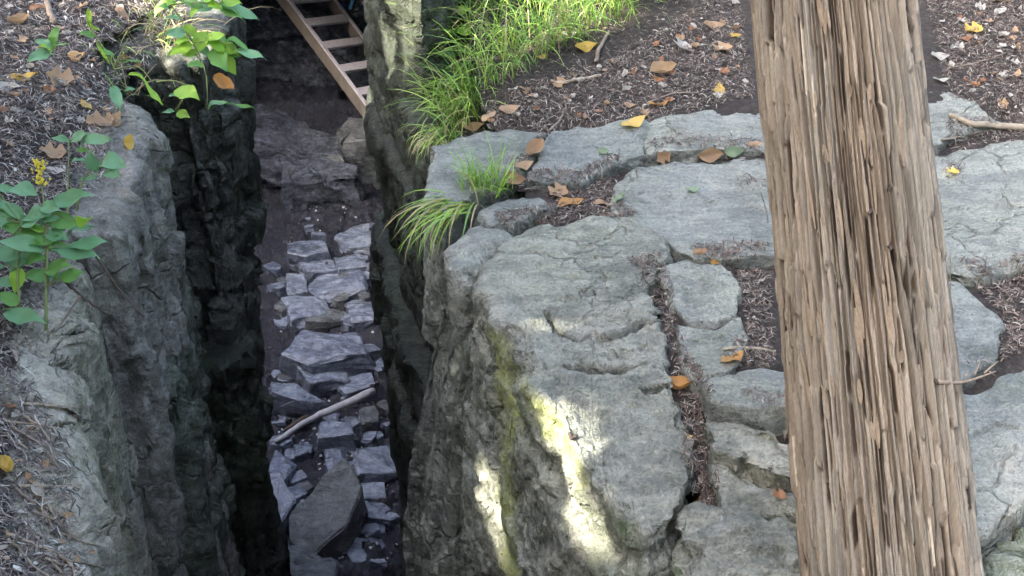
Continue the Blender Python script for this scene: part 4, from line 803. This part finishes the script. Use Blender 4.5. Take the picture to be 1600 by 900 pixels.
# ------------------------------------------------------------------ crevice debris (pebbles, pale flakes)
V, F_, C = [], [], []
FB = bvh_of([o for o in bpy.data.objects if o.name.startswith('crevice_floor')])
for k in range(700):
    px, py = random.uniform(420, 620), random.uniform(330, 900); pale = random.random() < 0.45
    if py < 600 and random.random() < 0.5: continue
    p = at_z(px, py, FZ); h = FB.ray_cast(Vector((p[0], p[1], FZ + 1)), Vector((0, 0, -1)))[0]
    if h is None: continue
    s = random.uniform(0.005, 0.017); k0 = len(V); a0 = random.uniform(0, 6)
    hs = s * random.uniform(0.2, 0.5); m = 6
    for i_ in range(m):
        a = a0 + 6.283 * i_ / m; r = s * random.uniform(0.7, 1.2); V.append((h.x + r * math.cos(a), h.y + r * math.sin(a) * 0.8, h.z - 0.004))
    for i_ in range(m):
        a = a0 + 6.283 * i_ / m; r = s * random.uniform(0.45, 0.75); V.append((h.x + r * math.cos(a), h.y + r * math.sin(a) * 0.8, h.z + hs))
    for i_ in range(m):
        j_ = (i_ + 1) % m; F_.append((k0 + i_, k0 + j_, k0 + m + j_, k0 + m + i_))
    F_.append((k0 + m, k0 + m + 1, k0 + m + 2, k0 + m + 3)); F_.append((k0 + m, k0 + m + 3, k0 + m + 4, k0 + m + 5))
    c = np.array((0.36, 0.37, 0.40) if pale else (0.07, 0.072, 0.085)) * random.uniform(0.6, 1.2); C += [c] * (2 * m)
tag(mk('pebbles', np.array(V), np.array(F_), M_LITTER, None, False, {'tint': np.array(C)}), kind='stuff')

# ------------------------------------------------------------------ leaves
def leaf_mesh(name, width, seed, lobes=0, curl=0.25, fold=0.25, n=9, tipsharp=1.0, mat=None, point=0.0):
    """unit leaf along +X from 0 to 1, Z up; a blade with a folded midrib"""
    r = random.Random(seed); V, Fs = [], []; ph = r.uniform(0, 6)
    for i_ in range(n):
        f = i_ / (n - 1); wv = width * (math.sin(math.pi * f ** 0.85) ** (0.8 * tipsharp)) * (1 - point * f * f) if 0 < f < 1 else 0.004
        if lobes and 0 < f < 1: wv *= 1 + 0.45 * math.cos(f * math.pi * 2 * lobes + ph)
        z0 = curl * (f - 0.5) ** 2 * 1.2 + 0.03 * math.sin(7 * f + ph)
        for sgn_, mm in ((-1, 1.0), (-1, 0.5), (0, 0), (1, 0.5), (1, 1.0)):
            y = sgn_ * wv * mm * (1 + r.uniform(-0.08, 0.08)); zz = z0 + fold * abs(y) + (0.05 * math.sin(9 * f + sgn_ + ph) * mm)
            V.append((f, y, zz))
    for i_ in range(n - 1):
        for j_ in range(4): Fs.append((i_ * 5 + j_, i_ * 5 + j_ + 1, i_ * 5 + j_ + 6, i_ * 5 + j_ + 5))
    me = bpy.data.meshes.new(name); me.from_pydata(V, [], Fs); me.polygons.foreach_set('use_smooth', np.ones(len(Fs), bool)); me.materials.append(mat); me.update(); return me
LMESH = {}
def get_leaf(shape, col, var):
    key = (shape, col, var)
    if key not in LMESH:
        if shape == 'ovate': LMESH[key] = leaf_mesh('leaf', 0.29, var, 0, 0.2 + 0.2 * (var % 3), 0.25, mat=LM[col], point=0.25)
        elif shape == 'lobed': LMESH[key] = leaf_mesh('leaf', 0.42, var, 2.5, 0.5, 0.4, n=13, mat=LM[col])
        elif shape == 'curled': LMESH[key] = leaf_mesh('leaf', 0.28, var, 0, 0.9, 1.3, mat=LM[col])
        elif shape == 'lance': LMESH[key] = leaf_mesh('leaf', 0.20, var, 0, -0.35, 0.3, n=11, mat=LM[col], point=0.45)
        elif shape == 'broad': LMESH[key] = leaf_mesh('leaf', 0.33, var, 0, -0.4, 0.25, n=11, mat=LM[col], point=0.4)
        elif shape == 'strap': LMESH[key] = leaf_mesh('leaf', 0.07, var, 0, -0.3, 0.3, n=11, mat=LM[col])
    return LMESH[key]
def basis(x, z, o, s):
    x = Vector(x).normalized(); z = Vector(z); z = (z - x * z.dot(x)).normalized(); y = z.cross(x)
    return Matrix(((x.x * s, y.x * s, z.x * s, o[0]), (x.y * s, y.y * s, z.y * s, o[1]), (x.z * s, y.z * s, z.z * s, o[2]), (0, 0, 0, 1)))
def fallen(px, py, lpx, ang, col, shape, label, group=None, tilt=0.15):
    h = see(px, py)
    if h[0] is None: return
    s = 0.82 * lpx * (Vector(h[0]) - Vector(CAM)).length / F_PX * 1.15; n = Vector(h[1])
    n = (n + Vector((random.gauss(0, tilt), random.gauss(0, tilt) - 0.1, 0.3))).normalized()
    d = Vector((math.cos(math.radians(ang)), math.sin(math.radians(ang)) , 0)); d = (d - n * d.dot(n)).normalized()
    o = place('fallen_leaf', get_leaf(shape, col, random.randint(0, 4)), basis(d, n, Vector(h[0]) - d * s * 0.5 + n * (0.006 + 0.02 * s), s))
    return tag(o, label, 'leaf', group)
FL = [
 (915, 76, 40, 20, 'yellow', 'ovate', 'broad yellow leaf at the lower edge of the long grass'),
 (992, 196, 48, 25, 'yellow', 'ovate', 'long yellow leaf lying on the back edge of the slabs'),
 (1030, 168, 34, 10, 'orange', 'ovate', 'bright orange leaf on dark soil just behind the slabs'),
 (1124, 143, 32, 80, 'yellow', 'ovate', 'yellow oval leaf standing nearest the trunk on the soil'),
 (1036, 117, 46, 15, 'tan', 'curled', 'large folded tan leaf on the soil behind the slabs'),
 (1030, 128, 26, -40, 'rust', 'ovate', 'rust brown leaf tucked under the large folded tan leaf'),
 (1114, 43, 36, 0, 'tan', 'ovate', 'tan leaf near the frame top between grass and trunk'),
 (1148, 58, 20, 10, 'yellow', 'ovate', 'small golden leaf touching the trunk edge near the top'),
 (1062, 76, 34, 70, 'pale', 'lobed', 'pale grey torn leaf below the grass tips'),
 (1092, 74, 26, -20, 'pale', 'ovate', 'pale oval leaf right of the torn grey leaf'),
 (1128, 80, 32, 50, 'tan', 'lobed', 'ragged tan leaf right of the pale oval leaf'),
 (985, 168, 22, -30, 'tan', 'ovate', 'small tan leaf left of the bright orange leaf'),
 (796, 174, 36, 10, 'tan', 'ovate', 'cream tan leaf on soil under the grass edge'),
 (765, 185, 30, 35, 'tan', 'ovate', 'tan leaf left of the cream leaf under the grass'),
 (740, 201, 38, 5, 'tan', 'ovate', 'lowest tan leaf where the grass meets the slab'),
 (822, 143, 24, 0, 'tan', 'ovate', 'small pinkish tan leaf under the grass'),
 (803, 143, 20, 30, 'pale', 'ovate', 'small pale leaf beside the pinkish leaf under the grass'),
 (874, 134, 28, 70, 'tan', 'lobed', 'ragged tan leaf left of the pale twig'),
 (848, 92, 22, 20, 'yellow', 'ovate', 'little yellow leaf caught in the grass'),
 (893, 57, 22, 10, 'pale', 'ovate', 'pale green oval leaf resting in the grass'),
 (872, 304, 36, 40, 'tan', 'lobed', 'upright tan leaf in the needle patch between slabs'),
 (892, 320, 44, 10, 'orange', 'ovate', 'orange leaf in the needle patch between slabs'),
 (944, 323, 38, 0, 'tan', 'ovate', 'tan leaf at the right of the needle patch'),
 (968, 312, 26, 30, 'pgreen', 'ovate', 'pale green leaf on the slab corner by the needle patch'),
 (834, 240, 46, 60, 'tan', 'curled', 'curled tan leaf filling the joint between back slabs'),
 (818, 262, 36, 30, 'tan', 'ovate', 'tan leaf lower down the joint between back slabs'),
 (798, 284, 42, 5, 'tan', 'curled', 'brown tan leaf beside the small grass tuft'),
 (1104, 240, 44, 10, 'tan', 'curled', 'curled tan leaf in the crack left of the trunk'),
 (1146, 236, 34, 10, 'pgreen', 'ovate', 'pale green leaf in the crack left of the trunk'),
 (1036, 243, 26, 70, 'tan', 'lobed', 'small tan leaf standing at the dark crack end'),
 (1178, 229, 26, 10, 'tan', 'ovate', 'tan leaf at the trunk edge end of the crack'),
 (1060, 612, 50, 0, 'orange', 'curled', 'orange brown leaf in the needle filled crack of the big boulder'),
 (1146, 566, 46, 30, 'orange', 'ovate', 'pinkish orange leaf on needles above the front slab'),
 (1094, 402, 26, 20, 'tan', 'curled', 'tan leaf on the needle strip above the rounded slab'),
 (1114, 408, 18, -30, 'orange', 'ovate', 'small orange leaf on the needle strip above the rounded slab'),
 (942, 237, 20, 5, 'pgreen', 'ovate', 'small pale green leaf on the bare back slab'),
 (1082, 300, 26, 10, 'pgreen', 'ovate', 'faded green leaf flat on the large middle slab'),
 (1074, 685, 14, 30, 'yellow', 'ovate', 'tiny yellow leaf low in the needle filled crack'),
 (1092, 776, 24, 60, 'rust', 'lobed', 'pinkish brown leaf at the foot of the needle filled crack'),
 (1466, 91, 32, 5, 'pale', 'ovate', 'whitish green leaf on soil right of the trunk'),
 (1520, 50, 30, 20, 'yellow', 'lobed', 'yellow brown leaf far up on soil right of the trunk'),
 (1508, 64, 26, 10, 'rust', 'ovate', 'rust leaf below the yellow brown leaf right of the trunk'),
 (1472, 129, 28, -10, 'pale', 'ovate', 'white leaf at the slab edge right of the trunk'),
 (1487, 273, 22, 20, 'yellow', 'lobed', 'yellow green leaf on the slab beside the trunk'),
 (1562, 20, 24, 30, 'pale', 'ovate', 'pale leaf near the top right corner'),
 (1590, 120, 24, 60, 'tan', 'ovate', 'tan leaf at the right frame edge above the stick'),
 (40, 125, 44, 5, 'yellow', 'ovate', 'bright yellow leaf on the left soil bank'),
 (95, 128, 46, 5, 'tan', 'lobed', 'tan curled leaf right of the bright yellow left leaf'),
 (124, 92, 38, -20, 'orange', 'ovate', 'golden brown leaf above the left soil path'),
 (16, 140, 40, -10, 'pale', 'ovate', 'pale leaf at the left edge below the yellow leaf'),
 (134, 168, 26, -30, 'yellow', 'ovate', 'squarish yellow leaf in the middle of the left soil'),
 (158, 196, 44, 20, 'tan', 'lobed', 'left leaf of the tan pair on the left rim'),
 (180, 192, 40, 70, 'tan', 'ovate', 'right leaf of the tan pair on the left rim'),
 (199, 226, 32, -60, 'yellow', 'ovate', 'yellow leaf tipping over the left rim edge'),
 (84, 245, 44, 15, 'tan', 'lobed', 'tan ragged leaf behind the small blue green plant'),
 (88, 270, 30, 0, 'pale', 'ovate', 'white leaf under the small blue green plant'),
 (32, 40, 36, 45, 'tan', 'curled', 'tan twisted leaf in the top left corner'),
 (190, 24, 30, -35, 'tan', 'ovate', 'tan leaf high on the left bank by the vine'),
 (62, 14, 30, 30, 'rust', 'ovate', 'reddish leaf at the top left frame edge'),
 (8, 740, 44, -50, 'yellow', 'curled', 'golden leaf on the lower left root bank'),
 (65, 770, 30, -50, 'pale', 'curled', 'pale curled leaf on the lower left root bank'),
 (1216, 779, 26, 20, 'rust', 'lobed', 'pinkish leaf scrap where trunk meets the front stones')]
for a in FL: fallen(*a)
# many small scraps that nothing tells apart
def scraps(n, polys, label, group):
    for k in range(n):
        poly = random.choice(polys); xs = [p[0] for p in poly]; ys = [p[1] for p in poly]
        for _ in range(30):
            x, y = random.uniform(min(xs), max(xs)), random.uniform(min(ys), max(ys))
            if in_poly(np.array(x), np.array(y), poly): break
        fallen(x, y, random.uniform(9, 18), random.uniform(0, 360), random.choice(['tan', 'tan', 'pale', 'rust', 'pale']), random.choice(['ovate', 'curled', 'lobed']), label, group, 0.3)
scraps(60, [[(720, 200), (800, 150), (960, 95), (1090, 20), (1150, 0), (1170, 150), (1010, 190), (860, 200)]], 'small brown leaf scrap on the soil behind the slabs', 'leaf scraps behind the slabs')
scraps(40, [[(1450, 0), (1600, 0), (1600, 180), (1500, 150)]], 'small brown leaf scrap on the soil right of the trunk', 'leaf scraps right of the trunk')
scraps(45, [[(0, 0), (200, 0), (220, 100), (150, 230), (0, 230)]], 'small brown leaf scrap on the upper left soil bank', 'leaf scraps on the left bank')
scraps(25, [[(0, 620), (90, 710), (150, 880), (0, 890)]], 'small brown leaf scrap on the lower left root bank', 'leaf scraps on the root bank')

# ------------------------------------------------------------------ twigs and roots
def twig(name, pts, r0, r1, mat, label, cat='twig', lift=0.006, group=None, n=12, free=None):
    Q = []
    for (x, y) in pts:
        if free: Q.append(at_depth(x, y, free)); continue
        h = see(x, y); Q.append(np.array(h[0]) + np.array([0, 0, lift + r0 * 0.6]))
    q_ = crom(Q, n) + rng.normal(0, r0 * 0.25, (n, 3)); return tag(tube(name, q_, np.linspace(r0, r1, n), mat, None, 7), label, cat, group)
twig('stick', [(1484, 186), (1520, 198), (1560, 202), (1640, 203)], 0.008, 0.012, M_PALETWIG, 'pale bent stick on the slab right of the trunk', 'stick')
twig('twig', [(868, 134), (905, 128), (940, 122)], 0.006, 0.005, M_PALETWIG, 'short pale twig on the soil below the grass')
twig('twig', [(858, 208), (875, 190), (884, 168)], 0.004, 0.002, M_TWIG, 'thin curved twig rising from the joint between back slabs')
twig('twig', [(1470, 222), (1500, 218), (1535, 208)], 0.004, 0.002, M_TWIG, 'thin twig on the slab below the pale bent stick')
twig('stick', [(74, -20), (78, 20), (88, 42)], 0.012, 0.010, M_TWIG, 'grey stick entering at the top left corner', 'stick')
twig('twig', [(930, 100), (942, 70), (952, 55)], 0.007, 0.005, M_TWIG, 'dark stub of wood leaning at the grass edge')
twig('twig', [(1130, 550), (1165, 548), (1210, 553)], 0.004, 0.003, M_PALETWIG, 'pale straight twig on the needles left of the trunk')
twig('twig', [(890, 680), (893, 690), (902, 686)], 0.004, 0.003, M_DARKTWIG, 'tiny dark twig stuck on the boulder face')
twig('twig', [(1225, 690), (1232, 660), (1222, 640)], 0.003, 0.002, M_TWIG, 'upright thin twig against the trunk above the front stones')
twig('twig', [(1010, 165), (1050, 150), (1090, 148)], 0.003, 0.002, M_TWIG, 'thin twig behind the bright orange leaf')
twig('twig', [(1480, 110), (1530, 100), (1570, 86)], 0.003, 0.002, M_TWIG, 'thin twig on soil right of the trunk')
for k in range(26):
    x, y = random.uniform(0, 110), random.uniform(590, 890)
    if x > 20 + (y - 560) * 0.33: continue
    a = random.uniform(-0.3, 1.4); L_ = random.uniform(30, 100)
    pts = [(x + L_ * f * math.cos(a) + 6 * math.sin(5 * f + k), y + L_ * f * math.sin(a)) for f in (0, 0.4, 0.75, 1)]
    if any(see(*p_)[0] is None or see(*p_)[0].z < -0.3 for p_ in pts): continue
    twig('root', pts, 0.0035, 0.0015, M_PALETWIG if k % 3 else M_TWIG, 'thin dry root trailing over the lower left bank', 'root', 0.008, 'dry roots on the lower left bank')
twig('twig', [(98, 436), (130, 465), (165, 490)], 0.004, 0.002, M_DARKTWIG, 'dark forked twig sticking out over the left wall', free=2.95)
twig('twig', [(125, 462), (100, 500), (82, 520)], 0.0025, 0.0015, M_TWIG, 'thin pale twig crossing below the dark forked twig', free=2.92)
twig('twig', [(150, 400), (185, 450), (225, 495)], 0.0025, 0.0015, M_DARKTWIG, 'thin drooping stem hanging down the left wall face', free=2.9)

# ------------------------------------------------------------------ plants
def plant(name, label, cat, stems, depth, leaves, smat=M_STEM, root=None, sr=0.004):
    base = at_depth(*stems[0][0], depth) if root is None else root
    e = empty(name, base, label, cat)
    for st in stems:
        tube('stem', crom([at_depth(x, y, depth + dd) for (x, y, dd) in [(*p_, 0.0) for p_ in st]], 10), np.linspace(sr, sr * 0.45, 10), smat, e, 6)
    for k, (x0, y0, x1, y1, shape, col) in enumerate(leaves):
        d0 = depth + random.uniform(-0.02, 0.02); p0 = at_depth(x0, y0, d0); p1 = at_depth(x1, y1, d0 - random.uniform(-0.02, 0.05)); s = np.linalg.norm(p1 - p0)
        z = Vector((random.gauss(0, 0.3), -0.45 + random.gauss(0, 0.2), 1.0))
        place('leaf', get_leaf(shape, col, k % 5), basis(p1 - p0, z, p0, s), e)
        st = min((p_ for s_ in stems for p_ in s_), key=lambda p_: (p_[0] - x0) ** 2 + (p_[1] - y0) ** 2)
        if math.hypot(st[0] - x0, st[1] - y0) > 3: tube('petiole', [at_depth(*st, depth), p0 + [0, 0, 0.004], p0], [sr * .4, sr * .35, sr * .25], smat, e, 5)
    return e
T, G_, Lm = 'teal', 'green', 'lime'
p1 = plant('leafy_plant', 'leafy green plant with long pointed leaves at the left rim', 'plant',
      [[(72, 520), (72, 450), (74, 390), (70, 330), (62, 270)], [(30, 480), (28, 420), (34, 350)]], 2.95,
      [(x_, y_, x_ + random.uniform(28, 62) * random.choice((-1, 1)), y_ + random.uniform(-16, 14), random.choice(('lance', 'broad')), random.choice((T, G_, T))) for (x_, y_) in ((60, 300), (64, 320), (72, 345), (70, 362), (30, 350), (26, 380), (30, 402), (72, 408), (74, 430), (28, 440), (10, 320), (12, 345), (8, 415), (70, 375))] + [(76, 316, 146, 302, 'lance', T), (78, 332, 30, 342, 'broad', T), (80, 368, 104, 356, 'broad', G_), (100, 366, 146, 350, 'lance', T), (106, 384, 174, 376, 'lance', T), (76, 384, 164, 404, 'lance', T), (72, 388, -6, 374, 'lance', T),
       (68, 368, -8, 346, 'lance', G_), (40, 342, -6, 310, 'lance', T), (30, 412, -8, 394, 'lance', T), (80, 432, 36, 428, 'broad', G_), (84, 438, 100, 402, 'broad', Lm), (94, 436, 130, 424, 'broad', G_), (32, 418, 22, 458, 'broad', Lm),
       (4, 486, 70, 502, 'lance', T), (30, 474, -6, 458, 'broad', G_), (70, 400, 30, 412, 'broad', G_), (74, 380, 108, 392, 'broad', G_), (60, 350, 96, 336, 'lance', T), (50, 392, 12, 424, 'lance', T), (70, 420, 110, 414, 'broad', G_), (20, 370, 60, 378, 'lance', G_),
       (-10, 290, 30, 300, 'lance', T), (-10, 330, 36, 338, 'lance', G_), (70, 360, 40, 352, 'broad', Lm), (10, 560, -8, 530, 'broad', Lm), (126, 350, 142, 335, 'broad', Lm)])
fs = [at_depth(62 + random.gauss(0, 5.5), 288 - 38 * f + random.gauss(0, 2), 2.94 + random.gauss(0, 0.008)) for f in np.linspace(0, 1, 60)]
for k, c in enumerate(fs):
    r = 0.004 * random.uniform(0.6, 1.2); V = [c + np.array(d_) * r for d_ in ((1, 0, 0), (-1, 0, 0), (0, 1, 0), (0, -1, 0), (0, 0, 1.6), (0, 0, -1))]
    pyobj('floret', V, [(0, 2, 4), (2, 1, 4), (1, 3, 4), (3, 0, 4), (2, 0, 5), (1, 2, 5), (3, 1, 5), (0, 3, 5)], M_FLOWER, p1, smooth=False)
plant('leafy_plant', 'small blue green plant with drooping leaves above the left wall', 'plant', [[(105, 345), (106, 290), (108, 218)], [(120, 330), (130, 280), (148, 262), (150, 250)]], 3.25,
      [(110, 220, 78, 214, 'lance', T), (110, 218, 136, 208, 'broad', T), (124, 222, 174, 215, 'lance', T), (140, 254, 114, 248, 'broad', T), (148, 270, 140, 234, 'broad', T), (154, 250, 194, 256, 'broad', T), (152, 276, 122, 281, 'lance', T), (164, 262, 186, 274, 'broad', T), (118, 232, 140, 236, 'lance', G_), (168, 264, 176, 256, 'broad', G_)], sr=0.003)
plant('leafy_plant', 'little rounded seedling on the upper left soil', 'plant', [[(84, 90), (84, 78), (80, 66)]], 3.95,
      [(82, 70, 88, 40, 'broad', G_), (80, 72, 54, 62, 'broad', T), (82, 74, 104, 66, 'broad', G_), (80, 76, 62, 70, 'broad', Lm), (78, 80, 42, 94, 'broad', T), (82, 76, 72, 90, 'broad', G_)], sr=0.0025)
plant('leafy_plant', 'sprawling weed with long spoon shaped leaf over the left rim', 'plant', [[(180, 108), (165, 80), (140, 40), (134, 22)], [(180, 108), (215, 104), (240, 130)], [(178, 106), (190, 80), (200, 60)]], 3.85,
      [(150, 50, 134, 14, 'broad', Lm), (150, 56, 124, 50, 'broad', G_), (205, 108, 256, 160, 'strap', Lm), (160, 74, 180, 92, 'lance', G_), (150, 66, 172, 100, 'strap', Lm), (190, 96, 222, 94, 'strap', G_), (176, 132, 188, 172, 'lance', T), (196, 140, 212, 138, 'broad', T)], sr=0.003)
plant('vine', 'bright green vine leaves hanging over the dark left recess', 'vine', [[(248, -10), (276, 20), (302, 67), (322, 115), (324, 172)], [(302, 67), (330, 66), (360, 80)], [(262, 8), (300, 4), (342, 6)], [(244, 128), (270, 126), (298, 135)]], 4.15,
      [(x_, y_, x_ + random.uniform(18, 34) * random.choice((-1, 1)), y_ + random.uniform(-8, 20), 'broad', random.choice((Lm, G_, T))) for (x_, y_) in ((268, 14), (284, 28), (310, 84), (318, 100), (300, 8), (322, 6), (340, 72), (352, 76), (262, 0), (290, 50), (296, 60))] + [(300, 16, 345, 3, 'broad', T), (338, 4, 406, 27, 'lance', T), (336, 8, 384, 31, 'lance', G_), (306, 12, 298, 27, 'broad', Lm), (276, 2, 248, 6, 'broad', Lm), (344, 2, 378, 4, 'broad', Lm), (290, 2, 320, 14, 'broad', G_), (312, -6, 350, -4, 'broad', Lm),
       (286, 40, 311, 58, 'broad', Lm), (324, 47, 304, 84, 'broad', Lm), (302, 69, 262, 84, 'broad', Lm), (322, 60, 352, 80, 'broad', Lm), (333, 73, 353, 110, 'broad', G_), (350, 84, 368, 117, 'broad', Lm), (352, 58, 388, 74, 'lance', G_), (366, 78, 416, 90, 'lance', T), (320, 64, 350, 52, 'broad', Lm),
       (274, 137, 310, 153, 'broad', Lm), (284, 145, 262, 150, 'lance', T), (322, 166, 354, 157, 'lance', T), (354, 161, 400, 168, 'strap', G_), (274, 173, 252, 175, 'lance', T), (276, 174, 296, 183, 'broad', Lm), (330, 50, 356, 66, 'broad', G_), (310, 72, 330, 88, 'broad', T), (338, 68, 372, 84, 'broad', Lm)], sr=0.0035)
p0 = at_depth(336, 126, 4.12); o = place('fallen_leaf', get_leaf('curled', 'orange', 1), basis(at_depth(368, 146, 4.1) - p0, (0, -0.5, 1), p0, 0.085)); tag(o, 'dried brown leaf caught below the vine in the left recess', 'leaf')
plant('leafy_plant', 'slender seedling with round leaves among grass above the pillar', 'plant', [[(714, 130), (712, 60), (708, -10)]], 4.35,
      [(712, 50, 700, 38, 'broad', Lm), (712, 48, 740, 52, 'broad', Lm), (712, 80, 694, 88, 'broad', G_), (710, 20, 735, 12, 'broad', Lm), (710, 20, 676, 26, 'broad', Lm), (712, 84, 736, 76, 'broad', G_), (708, 4, 690, -4, 'broad', G_), (709, 0, 730, -8, 'broad', Lm), (713, 100, 730, 108, 'broad', Lm)], sr=0.0025)
plant('leafy_plant', 'yellow green broad leaf cluster at the pillar top', 'plant', [[(640, 30), (632, 0), (628, -20)]], 4.5, [(640, 8, 612, 16, 'broad', 'yellow'), (640, 8, 668, 14, 'broad', 'pale'), (634, -4, 654, 6, 'broad', Lm), (650, 4, 690, -6, 'broad', Lm)], sr=0.003)

# ------------------------------------------------------------------ grass
GT = np.array([(0.27, 0.46, 0.07), (0.34, 0.54, 0.09), (0.19, 0.36, 0.07), (0.42, 0.56, 0.15), (0.28, 0.46, 0.14)])
def blades(roots, dirs, Ls, wds, droop, dry=0.06, parent=None, name='grass', n=7):
    V, F_, C = [], [], []
    for (p, d, L_, wd) in zip(roots, dirs, Ls, wds):
        d = np.array(d, float); h = np.array([d[0], d[1], 0]); hn = np.linalg.norm(h) + 1e-6; h /= hn; side = np.array([-h[1], h[0], 0]); k = len(V)
        tw = random.uniform(-0.6, 0.6); a0 = math.atan2(d[2], hn); dr = droop * random.uniform(0.6, 1.4); pos = np.array(p, float)
        col = np.array((0.45, 0.38, 0.20)) if random.random() < dry else GT[random.randrange(5)] * random.uniform(0.75, 1.25)
        for i_ in range(n):
            f = i_ / (n - 1); a = a0 - dr * f ** 1.3; t = h * math.cos(a) + np.array([0, 0, math.sin(a)]) + side * tw * f * 0.4
            w_ = wd * (1 - f ** 2.2) * (0.6 + 0.4 * min(1, f * 4)) + 0.0002; nn = np.cross(t, side); s2 = side * math.cos(tw) + nn * math.sin(tw)
            V += [pos - s2 * w_, pos + s2 * w_]; C += [col * (0.85 + 0.3 * f)] * 2; pos = pos + t * L_ / (n - 1)
        F_ += [(k + 2 * i_, k + 2 * i_ + 1, k + 2 * i_ + 3, k + 2 * i_ + 2) for i_ in range(n - 1)]
    return mk(name, np.array(V), np.array(F_), M_GRASS, parent, True, {'tint': np.array(C)})
gpoly = [(700, 195), (745, 150), (800, 140), (850, 105), (930, 70), (1035, 28), (1100, -5), (1200, -60), (1180, -160), (722, -160), (716, -60), (712, 60), (706, 130), (700, 190)]
GW = [tuple(at_z(x, y, 0.02)[:2]) for x, y in gpoly]; roots, dirs, Ls, wds = [], [], [], []
xs, ys = [p[0] for p in GW], [p[1] for p in GW]
while len(roots) < 4200:
    tx_, ty_ = random.uniform(min(xs), max(xs)), random.uniform(min(ys), max(ys))
    cx_, cy_ = tx_, ty_
    if vnoise(np.array([tx_ * 6, ty_ * 6, 0.3]), 5) < random.uniform(-0.9, 0.25): continue
    if not in_poly(np.array(tx_), np.array(ty_), GW): continue
    m = poly_mask(np.array(tx_), np.array(ty_), GW, 0.10)
    if random.random() > 0.25 + m: continue
    h, nn = drop(tx_, ty_)
    if h is None or h.z < -0.25: continue
    roots.append(h); edge = sstep(0.5, -0.35, np.array(tx_)); dirs.append((-0.14 * edge - 0.08 + random.gauss(0, 0.32), -0.30 + random.gauss(0, 0.3), 1.0)); Ls.append(random.uniform(0.12, 0.36) * (0.6 + 0.5 * float(m))); wds.append(random.uniform(0.0012, 0.0026))
tag(blades(roots, dirs, Ls, wds, 1.5, 0.14), kind='stuff')
# dry thatch at the foot of the grass
def tuft(label, base_px, zoff, n, spread, dmean, dsd, Lr, droop, dry, wr=(0.0012, 0.0026)):
    h = see(*base_px); c = np.array(h[0]) + np.array([0, 0, zoff]); R_ = [c + np.array([random.gauss(0, spread), random.gauss(0, spread), -0.01]) for _ in range(n)]
    D_ = [np.array(dmean) + np.array([random.gauss(0, dsd), random.gauss(0, dsd), 0]) for _ in range(n)]
    e = empty('grass_tuft', c, label, 'grass'); blades(R_, D_, [random.uniform(*Lr) for _ in range(n)], [random.uniform(*wr) for _ in range(n)], droop, dry, e, 'blade_clump'); return e
tuft('small upright grass tuft rooted in the joint of the left slab', (760, 290), 0, 110, 0.03, (-0.1, -0.05, 1), 0.35, (0.07, 0.17), 0.9, 0.05)
tuft('thin grass tuft hanging over the ledge edge into the crevice', (722, 316), 0.0, 80, 0.022, (-0.30, -0.34, 0.22), 0.12, (0.08, 0.27), 2.0, 0.3)
tuft('yellowed grass clump drooping off the ledge above the pillar', (692, 222), 0.0, 90, 0.025, (-0.12, -0.3, 0.7), 0.2, (0.08, 0.20), 2.4, 0.4)
tuft('long green grass clump leaning over the pillar edge', (724, 176), 0.0, 150, 0.05, (-0.12, -0.25, 1.0), 0.22, (0.14, 0.28), 1.6, 0.12)
tuft('sparse grass wisp on the upper left rim', (165, 90), 0.0, 36, 0.05, (0.4, -0.3, 1.0), 0.5, (0.08, 0.2), 1.6, 0.3)
tuft('sparse grass wisp beside the vine at the top left', (240, 40), 0.0, 40, 0.06, (0.3, -0.4, 1.0), 0.5, (0.1, 0.24), 1.8, 0.4)
tuft('dry grass stems standing behind the vine leaves', (262, 60), 0.0, 50, 0.05, (0.2, -0.3, 1.0), 0.5, (0.1, 0.26), 1.6, 0.7)
tuft('tiny dry grass wisp at the upper left soil edge', (190, 150), 0.0, 26, 0.04, (0.2, -0.5, 0.8), 0.5, (0.06, 0.14), 1.5, 0.6)
